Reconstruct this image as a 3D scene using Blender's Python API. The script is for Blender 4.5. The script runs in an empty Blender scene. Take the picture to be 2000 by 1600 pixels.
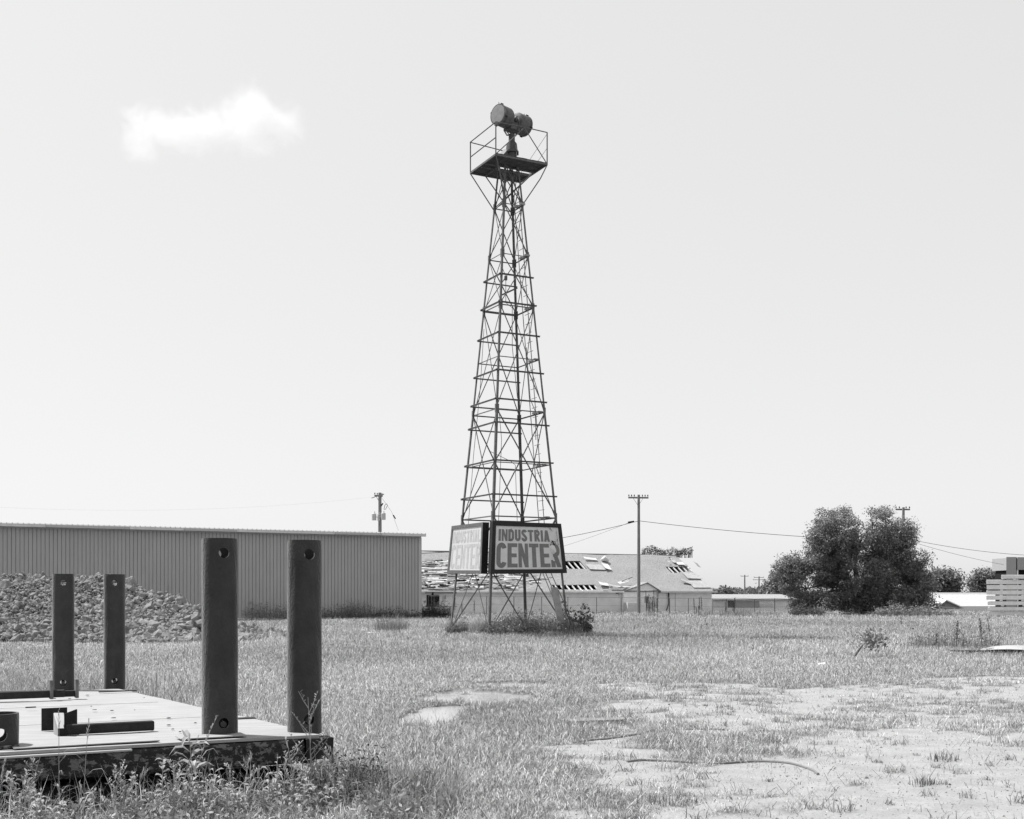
import bpy, bmesh, math, random
import numpy as np
from mathutils import Vector, Matrix

S = bpy.context.scene
COL = S.collection
F, YH, EYE = 2300.0, 1160.0, 1.6          # focal length in photo pixels, horizon row, eye height

# ------------------------------------------------------------------ camera, sky, sun, exposure
cd = bpy.data.cameras.new('camera'); cam = bpy.data.objects.new('camera', cd); COL.objects.link(cam)
cam.location = (0, 0, EYE); cam.rotation_euler = (math.pi/2, 0, 0)
cd.sensor_fit = 'HORIZONTAL'; cd.sensor_width = 36; cd.lens = 36*F/2000; cd.shift_y = (YH-800)/2000
cd.clip_start = 0.1; cd.clip_end = 6000
S.camera = cam
SUN_EL = math.radians(59.0); SUN_H = Vector((-0.92, 0.39, 0)).normalized()
w = bpy.data.worlds.new('World'); S.world = w; w.use_nodes = True
nt = w.node_tree; nt.nodes.clear()
wo = nt.nodes.new('ShaderNodeOutputWorld'); bg = nt.nodes.new('ShaderNodeBackground')
sky = nt.nodes.new('ShaderNodeTexSky'); sky.sky_type = 'NISHITA'; sky.sun_disc = False
sky.sun_elevation = SUN_EL; sky.sun_rotation = math.atan2(SUN_H.x, SUN_H.y)
sky.air_density = 1.0; sky.dust_density = 2.0; sky.ozone_density = 1.0
# black and white film: the blue-sensitive grey of the sky, softly compressed
sep = nt.nodes.new('ShaderNodeSeparateColor'); nt.links.new(sky.outputs[0], sep.inputs[0])
m1 = nt.nodes.new('ShaderNodeMath'); m1.operation = 'MULTIPLY'; m1.inputs[1].default_value = .10; nt.links.new(sep.outputs[2], m1.inputs[0])
m2 = nt.nodes.new('ShaderNodeMath'); m2.operation = 'MULTIPLY_ADD'; m2.inputs[1].default_value = .90
nt.links.new(sep.outputs[0], m2.inputs[0]); nt.links.new(m1.outputs[0], m2.inputs[2])
pw = nt.nodes.new('ShaderNodeMath'); pw.operation = 'POWER'; pw.inputs[1].default_value = .18; nt.links.new(m2.outputs[0], pw.inputs[0])
ml = nt.nodes.new('ShaderNodeMath'); ml.operation = 'MULTIPLY'; ml.inputs[1].default_value = 4.08; nt.links.new(pw.outputs[0], ml.inputs[0])
nt.links.new(ml.outputs[0], bg.inputs[0]); bg.inputs[1].default_value = 0.12
nt.links.new(bg.outputs[0], wo.inputs[0])
sd = bpy.data.lights.new('sun', 'SUN'); sun = bpy.data.objects.new('sun', sd); COL.objects.link(sun)
sd.energy = 5.0; sd.angle = math.radians(.5); sd.color = (1, 1, 1)
SUNV = Vector((SUN_H.x*math.cos(SUN_EL), SUN_H.y*math.cos(SUN_EL), math.sin(SUN_EL)))
sun.rotation_euler = SUNV.to_track_quat('Z', 'Y').to_euler(); sun.location = SUNV*60
S.view_settings.view_transform = 'Standard'; S.view_settings.look = 'None'
S.view_settings.exposure = 0.5; S.view_settings.gamma = 1.0; S.view_settings.use_curve_mapping = False
try:
    S.cycles.volume_bounces = 4; S.cycles.transparent_max_bounces = 16
except Exception: pass

# ------------------------------------------------------------------ placing helpers
U = Vector((math.sin(math.radians(62.4)), math.cos(math.radians(62.4)), 0))   # right and away
V = Vector((-U.y, U.x, 0))                                                    # left and away
Z = Vector((0, 0, 1))
def G(px, py, z=0.0):
    Y = (EYE-z)*F/(py-YH); return Vector(((px-1000)/F*Y, Y, z))
def P(px, py, Y): return Vector(((px-1000)/F*Y, Y, EYE-(py-YH)/F*Y))
def ray_plane(px, py, p0, n):
    d = Vector(((px-1000)/F, 1, -(py-YH)/F)); o = Vector((0, 0, EYE))
    return o + d*((p0-o).dot(n)/d.dot(n))

# ------------------------------------------------------------------ materials
MATS = {}
def mat(name, v, rough=.85, var=.25, scale=6.0, bump=.15, bscale=None, spec=.25, metal=0.0, hi=None, hscale=2.0, hth=.55, hw=.08, stretch=(1, 1, 1), transl=0.0, attr=None):
    """grey procedural material: v base value, var = noise variation, hi = second value showing in patches"""
    if name in MATS: return MATS[name]
    m = bpy.data.materials.new(name); m.use_nodes = True; t = m.node_tree; t.nodes.clear()
    out = t.nodes.new('ShaderNodeOutputMaterial'); bs = t.nodes.new('ShaderNodeBsdfPrincipled')
    tc = t.nodes.new('ShaderNodeTexCoord'); mp = t.nodes.new('ShaderNodeMapping'); mp.inputs['Scale'].default_value = stretch
    t.links.new(tc.outputs['Object'], mp.inputs[0])
    n = t.nodes.new('ShaderNodeTexNoise'); n.inputs['Scale'].default_value = scale; n.inputs['Detail'].default_value = 8; n.inputs['Roughness'].default_value = .65
    t.links.new(mp.outputs[0], n.inputs['Vector'])
    mr = t.nodes.new('ShaderNodeMapRange'); mr.inputs[1].default_value = .3; mr.inputs[2].default_value = .7
    mr.inputs[3].default_value = v*(1-var); mr.inputs[4].default_value = v*(1+var)
    t.links.new(n.outputs[0], mr.inputs[0]); val = mr.outputs[0]
    if hi is not None:
        n2 = t.nodes.new('ShaderNodeTexNoise'); n2.inputs['Scale'].default_value = hscale; n2.inputs['Detail'].default_value = 9; n2.inputs['Roughness'].default_value = .7
        t.links.new(mp.outputs[0], n2.inputs['Vector'])
        m3 = t.nodes.new('ShaderNodeMapRange'); m3.inputs[1].default_value = hth; m3.inputs[2].default_value = hth+hw
        t.links.new(n2.outputs[0], m3.inputs[0])
        mx = t.nodes.new('ShaderNodeMix'); mx.data_type = 'FLOAT'; mx.inputs[3].default_value = hi
        t.links.new(m3.outputs[0], mx.inputs[0]); t.links.new(val, mx.inputs[2]); val = mx.outputs[0]
    if attr:
        at = t.nodes.new('ShaderNodeAttribute'); at.attribute_name = attr
        mm = t.nodes.new('ShaderNodeMath'); mm.operation = 'MULTIPLY'; t.links.new(val, mm.inputs[0]); t.links.new(at.outputs['Fac'], mm.inputs[1]); val = mm.outputs[0]
    t.links.new(val, bs.inputs['Base Color'])
    bs.inputs['Roughness'].default_value = rough; bs.inputs['Metallic'].default_value = metal
    bs.inputs['Specular IOR Level'].default_value = spec
    if bump > 0:
        nb = t.nodes.new('ShaderNodeTexNoise'); nb.inputs['Scale'].default_value = bscale or scale*4; nb.inputs['Detail'].default_value = 6
        t.links.new(mp.outputs[0], nb.inputs['Vector'])
        b = t.nodes.new('ShaderNodeBump'); b.inputs['Strength'].default_value = bump; b.inputs['Distance'].default_value = .02
        t.links.new(nb.outputs[0], b.inputs['Height']); t.links.new(b.outputs[0], bs.inputs['Normal'])
    if transl > 0:
        tr = t.nodes.new('ShaderNodeBsdfTranslucent'); t.links.new(val, tr.inputs[0])
        ms = t.nodes.new('ShaderNodeMixShader'); ms.inputs[0].default_value = transl
        t.links.new(bs.outputs[0], ms.inputs[1]); t.links.new(tr.outputs[0], ms.inputs[2]); t.links.new(ms.outputs[0], out.inputs[0])
    else: t.links.new(bs.outputs[0], out.inputs[0])
    MATS[name] = m; return m

M_steel = mat('rusted_steel', .12, .75, .35, 9, .2)
M_steel_lt = mat('galvanised_and_sunlit_steel', .30, .6, .25, 6, .1)
M_post = mat('rusty_pipe', .040, .65, .25, 7, .4, 60, spec=.2, hi=.065, hscale=9, hth=.60, hw=.14, stretch=(1, 1, .8))
_b = [n for n in M_post.node_tree.nodes if n.type == 'BSDF_PRINCIPLED'][0]; _b.inputs['Sheen Weight'].default_value = .40; _b.inputs['Sheen Roughness'].default_value = .35   # dusty rust, with sheen added to imitate the sunlit rim
M_matte = mat('matt_black_steel', .015, .95, .3, 9, .2, spec=.03)
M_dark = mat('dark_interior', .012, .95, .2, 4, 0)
M_deck = mat('deck_plate', .285, .8, .14, 2.5, .25, 30, hi=.20, hscale=1.9, hth=.55, hw=.22, stretch=(1, 4, 1))
M_beam = mat('peeling_beam', .022, .8, .4, 12, .6, 40, hi=.125, hscale=15, hth=.51, hw=.03, stretch=(1, 1, 1.6))
M_beam2 = mat('dark_steel', .022, .8, .4, 14, .4, 40)
M_wall = mat('warehouse_paint', .37, .6, .06, 1.5, .05, 20, hi=.62, hscale=4.2, hth=.70, hw=.02, stretch=(1, 1, .4))
M_trim = mat('warehouse_trim', .44, .5, .08, 2, .05)
M_wood = mat('weathered_wood', .20, .9, .3, 3, .3, 30, stretch=(6, 6, .6))
M_planks = mat('platform_planks', .07, .9, .3, 4, .2)
M_roof = mat('shingles', .28, .95, .45, 13, 1.0, 9, hi=.15, hscale=7, hth=.53, hw=.10, stretch=(1, 1, 2.2))
M_paper = mat('roofing_paper', .38, .9, .22, 3, .3)
M_white = mat('white_paint', .60, .6, .12, 2.5, .1)
M_siding = mat('old_siding', .86, .8, .14, 1.4, .1)
M_greywall = mat('grey_siding', .86, .8, .12, 1.4, .1)
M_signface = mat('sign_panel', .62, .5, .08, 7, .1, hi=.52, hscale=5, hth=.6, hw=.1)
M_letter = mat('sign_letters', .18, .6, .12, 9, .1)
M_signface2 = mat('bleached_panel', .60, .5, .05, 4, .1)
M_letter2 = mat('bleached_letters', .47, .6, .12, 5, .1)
M_black = mat('black_frame', .02, .55, .3, 8, .2)
M_frame_lt = mat('grey_frame', .13, .6, .25, 8, .2)
M_clay = mat('clay', .215, .98, .35, 3.5, 1.0, 9, spec=.02)
M_bark = mat('bark', .09, .95, .3, 8, .6)
M_leaf = mat('tree_leaf', .20, .5, .25, 1.2, 0, spec=.45, transl=.32, attr='shade')
M_farleaf = mat('far_leaf', .17, .7, .2, .3, 0, spec=.2, transl=.25, attr='shade')
M_grass = mat('grass_blades', .36, .55, .12, .5, 0, spec=.35, transl=.22, attr='shade')
M_weed = mat('weed_leaves', .25, .65, .15, 2, 0, spec=.3, transl=.3, attr='shade')
M_brick = mat('brick', .34, .9, .2, 14, .3)
M_slab = mat('pale_slab', .78, .85, .12, 3, .2)
M_glass = mat('window_glass', .05, .15, .1, 1, 0, spec=.5)
M_hose = mat('hose', .17, .6, .15, 4, 0)
M_wire = mat('wire', .05, .6, .1, 4, 0)
M_sheet = mat('sheet_metal', .36, .5, .12, 2, .15)

# ------------------------------------------------------------------ object helpers
def tag(o, label, cat=None, group=None, kind=None):
    if label: o['label'] = label
    if cat: o['category'] = cat
    if group: o['group'] = group
    if kind: o['kind'] = kind
    return o
def empty(name, loc, label, cat, group=None):
    o = bpy.data.objects.new(name, None); COL.objects.link(o); o.location = loc; o.empty_display_size = .2
    tag(o, label, cat, group); return o
def link(name, me, m, parent=None):
    o = bpy.data.objects.new(name, me); COL.objects.link(o)
    if m is not None and len(me.materials) == 0: me.materials.append(m)
    if parent is not None:
        o.parent = parent
        l = Vector((0, 0, 0)); p = parent
        while p: l += Vector(p.location); p = p.parent
        o.location = -l          # meshes are written in world coordinates; parents are unrotated
    return o
class MB:
    def __init__(s): s.v = []; s.f = []; s.mi = []
    def add(s, vs, fs, mi=0):
        b = len(s.v); s.v += [tuple(x) for x in vs]; s.f += [tuple(i+b for i in f) for f in fs]; s.mi += [mi]*len(fs)
    def hexa(s, c, mi=0):        # 8 corners: bottom 0-3 ccw, top 4-7
        s.add(c, [(3, 2, 1, 0), (4, 5, 6, 7), (0, 1, 5, 4), (1, 2, 6, 5), (2, 3, 7, 6), (3, 0, 4, 7)], mi)
    def obox(s, o, ax, ay, az, mi=0):    # box from corner o along three vectors
        s.hexa([o, o+ax, o+ax+ay, o+ay, o+az, o+ax+az, o+ax+ay+az, o+ay+az], mi)
    def cbox(s, c, ax, ay, az, mi=0): s.obox(c-ax*.5-ay*.5-az*.5, ax, ay, az, mi)
    def bar(s, a, b, w, d=None, ref=None, mi=0):
        d = d or w; t = (b-a); 
        if t.length < 1e-6: return
        tn = t.normalized(); ref = ref or (Z if abs(tn.z) < .9 else Vector((1, 0, 0)))
        x = tn.cross(ref).normalized(); y = x.cross(tn).normalized()
        s.obox(a-x*w/2-y*d/2, x*w, y*d, t, mi)
    def angle(s, a, b, w, t, n1, n2):    # L-profile along a->b, flanges along n1 and n2
        s.obox(a, n1*w, n2*t, b-a); s.obox(a+n2*t, n1*t, n2*(w-t), b-a)
    def tube(s, pts, r, seg=8, cap=True, mi=0):
        rs = r if isinstance(r, (list, tuple)) else [r]*len(pts); pts = [Vector(p) for p in pts]
        b = len(s.v); px = None
        for i, p in enumerate(pts):
            t = (pts[min(i+1, len(pts)-1)]-pts[max(i-1, 0)]).normalized()
            if px is None: px = t.cross(Z if abs(t.z) < .9 else Vector((1, 0, 0))).normalized()
            x = (px - t*px.dot(t)).normalized(); px = x; y = t.cross(x)
            for k in range(seg):
                a = 2*math.pi*k/seg; s.v.append(tuple(p+(x*math.cos(a)+y*math.sin(a))*rs[i]))
        for i in range(len(pts)-1):
            for k in range(seg):
                k2 = (k+1) % seg; s.f.append((b+i*seg+k, b+i*seg+k2, b+(i+1)*seg+k2, b+(i+1)*seg+k)); s.mi.append(mi)
        if cap:
            s.f.append(tuple(b+k for k in reversed(range(seg)))); s.mi.append(mi)
            e = b+(len(pts)-1)*seg; s.f.append(tuple(e+k for k in range(seg))); s.mi.append(mi)
    def build(s, name, m, parent=None, bevel=0, smooth=False, mats=None):
        me = bpy.data.meshes.new(name); me.from_pydata(s.v, [], s.f); me.update()
        for mm in (mats or [m]): me.materials.append(mm)
        if mats: me.polygons.foreach_set('material_index', s.mi)
        if smooth: me.polygons.foreach_set('use_smooth', [True]*len(me.polygons))
        o = link(name, me, None, parent)
        if bevel:
            b = o.modifiers.new('bevel', 'BEVEL'); b.width = bevel; b.segments = 2; b.limit_method = 'ANGLE'
        return o
def np_mesh(name, verts, loops, totals, m, shade=None, parent=None, flat=False):
    me = bpy.data.meshes.new(name)
    me.vertices.add(len(verts)); me.vertices.foreach_set('co', np.ascontiguousarray(verts, dtype=np.float32).ravel())
    me.loops.add(len(loops)); me.loops.foreach_set('vertex_index', np.ascontiguousarray(loops, dtype=np.int32))
    st = np.concatenate([[0], np.cumsum(totals)[:-1]]).astype(np.int32)
    me.polygons.add(len(totals)); me.polygons.foreach_set('loop_start', st)
    if shade is not None:
        a = me.attributes.new('shade', 'FLOAT', 'POINT'); a.data.foreach_set('value', np.ascontiguousarray(shade, dtype=np.float32))
    me.update(calc_edges=True); me.materials.append(m)
    if flat: me.shade_flat()
    return link(name, me, None, parent)

# ------------------------------------------------------------------ noise (numpy) and ground shape
def _h(i, j, seed):
    n = (i.astype(np.int64)*374761393 + j.astype(np.int64)*668265263 + seed*974634777) & 0xffffffff
    n = ((n ^ (n >> 13))*1274126177) & 0xffffffff
    return ((n ^ (n >> 16)) & 0xffff)/65535.0
def vn(x, y, seed=0):
    x = np.asarray(x, float); y = np.asarray(y, float)
    i = np.floor(x); j = np.floor(y); u = x-i; v = y-j; u = u*u*(3-2*u); v = v*v*(3-2*v)
    return ((_h(i, j, seed)*(1-u)+_h(i+1, j, seed)*u)*(1-v) + (_h(i, j+1, seed)*(1-u)+_h(i+1, j+1, seed)*u)*v)
def fbm(x, y, seed=0, o=4):
    a, s, t = .5, 0, 0
    for k in range(o): s = s+a*vn(x*2**k, y*2**k, seed+k*17); t += a; a *= .5
    return s/t
def ss(x, a, b): t = np.clip((x-a)/(b-a), 0, 1); return t*t*(3-2*t)
PUD = [(G(930, 1359), .95, 1.0), (G(830, 1401), .50, 1.1), (G(868, 1382), .35, .6), (G(1010, 1338), .8, .5)]
def pudmask(x, y):
    m = np.full_like(np.asarray(x, float), -4.0)
    for c, rx, ry in PUD: m = np.maximum(m, 1-((x-c.x)/rx)**2-((y-c.y)/ry)**2)
    return np.clip(m, -4, 1) + (fbm(x*2.6, y*2.6, 91, 5)-.5)*2.6 - .10
def gh(x, y):
    x = np.asarray(x, float); y = np.asarray(y, float)
    near = 1/(1+(np.maximum(np.abs(y)-20, 0)/60)**2)
    h = (fbm(x/2.2, y/2.2, 5)-.5)*.10 + (fbm(x/.45, y/.45, 9, 3)-.5)*.03*near
    h = h - .075*ss(pudmask(x, y), -.35, .2)
    tm = np.exp(-(((x+.1)**2+(y-46.0)**2)/3.0**2)**2)            # mound under the tower
    return h + .22*tm*(.5+fbm(x/1.3, y/1.3, 33)) 
def cover(x, y):
    """1 = closed grass, 0 = bare pale dirt"""
    x = np.asarray(x, float); y = np.asarray(y, float)
    py = YH+EYE*F/np.maximum(y, 1.0); px = 1000+F*x/np.maximum(y, 1.0)
    wob = (fbm(x/2.4, y/2.4, 301, 3)-.5); py = py+wob*90; px = px+(fbm(x/2.0, y/2.0, 305, 3)-.5)*420
    a = ss(px, 960, 1280)*ss(py, 1318, 1352)*.66
    a = np.maximum(a, ss(px, 1300, 1640)*ss(py, 1395, 1450)*.98)
    a = np.maximum(a, .55*np.exp(-(((px-1340)/330)**2+((py-1372)/26)**2)))
    a = np.maximum(a, .62*np.exp(-(((px-1000)/150)**2+((py-1585)/28)**2)))
    a = np.maximum(a, .82*ss(px, 1060, 1400)*ss(py, 1480, 1550))
    a = np.maximum(a, .30*np.exp(-(((px-900)/250)**2+((py-1335)/12)**2)))
    a = np.maximum(a, .35*np.exp(-(((px-300)/330)**2+((py-1264)/7)**2)))
    a = np.where(px < 560, a*.5, a)
    n = fbm(x/.9, y/1.1, 41, 5)
    n2 = fbm(x/.26, y/.26, 47, 4)
    d = a + (n-.5)*(.35+.75*np.minimum(a*2, 1)) + (n2-.5)*(.3+.9*np.minimum(a*2, 1))
    c = 1-ss(d, .10, 1.0)
    return np.clip(c*(1-ss(pudmask(x, y), -.25, .05)*.80), 0, 1)

# ------------------------------------------------------------------ ground
def spaced(lo, hi, c, s0, g):
    up = [c]; s = s0
    while up[-1] < hi: up.append(up[-1]+s); s *= g
    dn = [c]; s = s0
    while dn[-1] > lo: dn.append(dn[-1]-s); s *= g
    return np.array(sorted(set(dn[1:]+up)))
def ground():
    xs = np.concatenate([-np.geomspace(2600, 14, 60), np.arange(-13.8, 13.8, .14), np.geomspace(14, 2600, 60)])
    ys = np.concatenate([[-60, -20, 0, 3], np.arange(4, 26, .13), np.geomspace(26.2, 110, 160), np.geomspace(112, 3200, 40)])
    X, Y = np.meshgrid(xs, ys); nx, ny = len(xs), len(ys)
    Zs = gh(X, Y)*np.exp(-(np.maximum(Y-120, 0)/100)**2)
    v = np.stack([X, Y, Zs], -1).reshape(-1, 3)
    i = np.arange(nx*ny).reshape(ny, nx)
    q = np.stack([i[:-1, :-1], i[:-1, 1:], i[1:, 1:], i[1:, :-1]], -1).reshape(-1)
    cv = cover(X, Y).reshape(-1)
    m = bpy.data.materials.new('field_soil'); m.use_nodes = True; t = m.node_tree; bs = t.nodes['Principled BSDF']
    tc = t.nodes.new('ShaderNodeTexCoord')
    def noise(sc, det=8, ro=.6):
        n = t.nodes.new('ShaderNodeTexNoise'); n.inputs['Scale'].default_value = sc; n.inputs['Detail'].default_value = det; n.inputs['Roughness'].default_value = ro
        t.links.new(tc.outputs['Object'], n.inputs['Vector']); return n.outputs[0]
    def rng(src, a, b, c, d):
        r = t.nodes.new('ShaderNodeMapRange'); t.links.new(src, r.inputs[0])
        for k, vv in enumerate((a, b, c, d)): r.inputs[k+1].default_value = vv
        return r.outputs[0]
    def mix(f, a, b):
        x = t.nodes.new('ShaderNodeMix'); x.data_type = 'FLOAT'; t.links.new(f, x.inputs[0]); t.links.new(a, x.inputs[2]); t.links.new(b, x.inputs[3]); return x.outputs[0]
    dirt = rng(noise(3.0), .3, .7, .255, .34)
    speck = rng(noise(46, 6, .8), .55, .64, 0, 1)
    pale = rng(noise(9), .3, .7, .12, .20)
    dirt = mix(speck, dirt, pale)
    thatch = rng(noise(14), .3, .7, .06, .15)
    at = t.nodes.new('ShaderNodeAttribute'); at.attribute_name = 'shade'
    f = rng(at.outputs['Fac'], .25, .85, 0, 1)
    t.links.new(mix(f, dirt, thatch), bs.inputs['Base Color']); bs.inputs['Roughness'].default_value = .97; bs.inputs['Specular IOR Level'].default_value = .1
    b = t.nodes.new('ShaderNodeBump'); b.inputs['Strength'].default_value = .7; b.inputs['Distance'].default_value = .03
    t.links.new(noise(22, 8, .7), b.inputs['Height']); t.links.new(b.outputs[0], bs.inputs['Normal'])
    o = np_mesh('ground', v, q, np.full((nx-1)*(ny-1), 4), m, shade=cv)
    o.data.polygons.foreach_set('use_smooth', [True]*len(o.data.polygons))
    tag(o, 'flat rough field of grass and bare pale dirt', kind='structure')
ground()
def puddle():
    m = bpy.data.materials.new('still_water'); m.use_nodes = True; bs = m.node_tree.nodes['Principled BSDF']
    bs.inputs['Base Color'].default_value = (.30, .30, .30, 1); bs.inputs['Roughness'].default_value = .16; bs.inputs['Specular IOR Level'].default_value = .5
    b = m.node_tree.nodes.new('ShaderNodeBump'); n = m.node_tree.nodes.new('ShaderNodeTexNoise'); n.inputs['Scale'].default_value = 8
    b.inputs['Strength'].default_value = .06; m.node_tree.links.new(n.outputs[0], b.inputs['Height']); m.node_tree.links.new(b.outputs[0], bs.inputs['Normal'])
    mb = MB(); c = G(900, 1380)
    k = 40; ring = [Vector((c.x+2.6*math.cos(2*math.pi*i/k)*(1+.12*math.sin(3.1*i)), c.y+4.6*math.sin(2*math.pi*i/k), -.045)) for i in range(k)]
    mb.add(ring, [tuple(range(k))])
    o = mb.build('puddle', m); tag(o, 'shallow rain puddle mirroring the sky in the grass', kind='structure')
puddle()

# ------------------------------------------------------------------ grass and leaves in bulk
RNG = np.random.default_rng(7)
def blades(pos, h, wd, lean, shade, rng, yaw=None):
    """bent three-part blades; returns verts, loops, totals, shade"""
    n = len(pos); az = rng.uniform(0, 2*np.pi, n) if yaw is None else yaw
    f = rng.uniform(0, np.pi, n)
    dx = np.stack([np.cos(az), np.sin(az), np.zeros(n)], 1); sx = np.stack([np.cos(f), np.sin(f), np.zeros(n)], 1)
    up = np.array([0, 0, 1.0]); hh = h[:, None]; ww = wd[:, None]; ll = lean[:, None]
    mid = pos + up*hh*.55*np.cos(ll*.6) + dx*hh*.55*np.sin(ll*.6)
    tip = mid + up*hh*.45*np.cos(ll*1.7) + dx*hh*.45*np.sin(ll*1.7)
    v = np.stack([pos-sx*ww*.5, pos+sx*ww*.5, mid+sx*ww*.42, mid-sx*ww*.42, tip], 1).reshape(-1, 3)
    b = np.arange(n)[:, None]*5
    lp = np.concatenate([b+np.array([[0, 1, 2, 3]]), b+np.array([[3, 2, 4]])], 1).reshape(-1)
    tt = np.tile([4, 3], n); sh = np.repeat(shade, 5)
    return v, lp, tt, sh
def joinp(parts):
    vs, ls, ts, ss_ = [], [], [], []; o = 0
    for v, l, t, s in parts: vs.append(v); ls.append(l+o); ts.append(t); ss_.append(s); o += len(v)
    return np.concatenate(vs), np.concatenate(ls), np.concatenate(ts), np.concatenate(ss_)
def leaves(pos, size, rng, shade, asp=.5, droop=0.0, flat=0.0):
    n = len(pos); d = rng.normal(size=(n, 3)); d[:, 2] -= droop; d[:, 2] *= 1-.55*flat; d /= np.linalg.norm(d, axis=1)[:, None]
    r = rng.normal(size=(n, 3)); r[:, 2] += 3.0*flat*np.sign(r[:, 2]); s = np.cross(d, r); s /= np.linalg.norm(s, axis=1)[:, None]+1e-9
    L = size[:, None]
    v = np.stack([pos, pos+d*L*.5+s*L*asp*.5, pos+d*L, pos+d*L*.5-s*L*asp*.5], 1).reshape(-1, 3)
    return v, np.arange(4*n), np.full(n, 4), np.repeat(shade, 4)
DECK_CLR = None
def in_deck(x, y):
    # footprint of the steel platform: nothing grows there
    ax = (x-DK.x)*U.x+(y-DK.y)*U.y; wv = (x-DK.x)*V.x+(y-DK.y)*V.y
    return (wv > .0) & (wv < 7.6) & (ax < .25+0*wv)
DK = Vector((-1.60, 9.17, 0))
def sample(y0, y1, dens, rng, margin=1.12):
    """random ground points in the view wedge between two distances"""
    ns = []
    steps = np.geomspace(y0, y1, 40)
    for a, b in zip(steps[:-1], steps[1:]):
        wdt = .87*margin*(a+b)/2+1.5; k = int(dens((a+b)/2)*wdt*(b-a))
        y = rng.uniform(a, b, k); x = rng.uniform(-wdt/2, wdt/2, k); ns.append(np.stack([x, y], 1))
    return np.concatenate(ns)
def make_grass():
    rng = np.random.default_rng(3); parts = []
    p = sample(6.5, 76, lambda Y: 4700*min(1, (10.5/Y))**1.42, rng)
    x, y = p[:, 0], p[:, 1]
    c = cover(x, y); cl = fbm(x/.16, y/.16, 61, 2)
    keep = rng.uniform(0, 1, len(x)) < (c**1.5*.97+.05*(cl > .55)+.012)*(.55+1.1*ss(cl, .3, .7))
    keep &= ~in_deck(x, y)
    x, y, c = x[keep], y[keep], c[keep]; n = len(x)
    far = ss(y, 18, 45)
    lush = fbm(x/3.0, y/3.0, 71, 3)
    h = (.056+.04*far+.03*ss(lush, .4, .7))*rng.lognormal(0, .42, n)*(.35+.75*c)
    wd = (.0032+.00014*y)*rng.uniform(.6, 1.4, n)
    lean = np.clip(np.abs(rng.normal(1.0, .5, n)), 0, 1.75)
    dry = rng.uniform(0, 1, n)
    pt = fbm(x/5.0, y/5.0, 77, 3)
    sh = np.where(dry < .45, rng.uniform(1.2, 2.1, n), rng.uniform(.22, .95, n))*(.60+.80*pt)
    pos = np.stack([x, y, gh(x, y)-.006], 1)
    parts.append(blades(pos, h, wd, lean, sh, rng))
    # dead, flattened stems lying over the turf
    q = sample(7, 40, lambda Y: 190*min(1, 10/Y)**1.4, rng); x, y = q[:, 0], q[:, 1]; c = cover(x, y)
    k = (rng.uniform(0, 1, len(x)) < c+.10) & ~in_deck(x, y); x, y, c = x[k], y[k], c[k]; n = len(x)
    pos = np.stack([x, y, gh(x, y)+.01], 1)
    parts.append(blades(pos, rng.uniform(.06, .22, n), .004+.00012*y, rng.uniform(.9, 1.5, n), np.where(c < .4, rng.uniform(.3, 1.0, n), rng.uniform(.4, 2.0, n)), rng))
    v, l, t, s = joinp(parts)
    o = np_mesh('grass', v, l, t, M_grass, s); tag(o, 'short patchy tangled grass over the whole field', 'grass', kind='stuff')
    print('grass blades', len(t)//2)
make_grass()
def tufts():
    rng = np.random.default_rng(15); q = sample(7.5, 24, lambda Y: 5.0*min(1, 11/Y), rng); x, y = q[:, 0], q[:, 1]; c = cover(x, y)
    k = (c < .75) & (1000+F*x/y > 900) & (rng.uniform(0, 1, len(x)) < .8); x, y = x[k], y[k]; n = len(x); m = rng.integers(6, 34, n)
    i = np.repeat(np.arange(n), m); sz = rng.uniform(.5, 1.3, n)[i]; N = len(i); px_ = x[i]+rng.normal(0, .028, N)*sz*1.5; py_ = y[i]+rng.normal(0, .022, N)*sz*1.5
    a = blades(np.stack([px_, py_, gh(px_, py_)-.003], 1), rng.uniform(.04, .12, N)*sz, rng.uniform(.004, .008, N), np.clip(np.abs(rng.normal(.8, .4, N)), 0, 1.6), rng.uniform(.3, 1.1, N)*rng.uniform(.7, 1.2, n)[i], rng)
    o = np_mesh('grass_tufts', *a[:3], M_grass, a[3]); tag(o, 'small separate tufts dotted over the bare dirt', 'grass', kind='stuff')
tufts()
def make_field_grass():
    rng = np.random.default_rng(5)
    p = sample(18, 104, lambda Y: 95*(30/Y)**1.5, rng, 1.25); x, y = p[:, 0], p[:, 1]
    px = 1000+F*x/y
    d = .25*ss(y+(fbm(x/3, y/3, 87)-.5)*14, 22, 32)+.75*ss(px, 1100, 1500)*ss(y+(fbm(x/2.2, y/2.2, 88)-.5)*16, 22, 38)+.4*ss(y, 50, 80)
    k = rng.uniform(0, 1, len(x)) < d*(.35+ss(fbm(x/2.5, y/2.5, 19), .35, .65)); x, y = x[k], y[k]; n = len(x)
    pos = np.stack([x, y, gh(x, y)], 1)
    hg = rng.uniform(.08, .21, n)*(1+.5*ss(y, 55, 85))
    sh = np.where(rng.uniform(0, 1, n) < .6, rng.uniform(1.1, 2.0, n), rng.uniform(.3, .95, n))
    a = blades(pos, hg, .007+.00018*y, np.abs(rng.normal(.85, .4, n)), sh, rng)
    o = np_mesh('meadow_grass', *a[:3], M_grass, a[3]); tag(o, 'taller meadow grass in the middle and far field', 'grass', kind='stuff')
make_field_grass()
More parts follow.
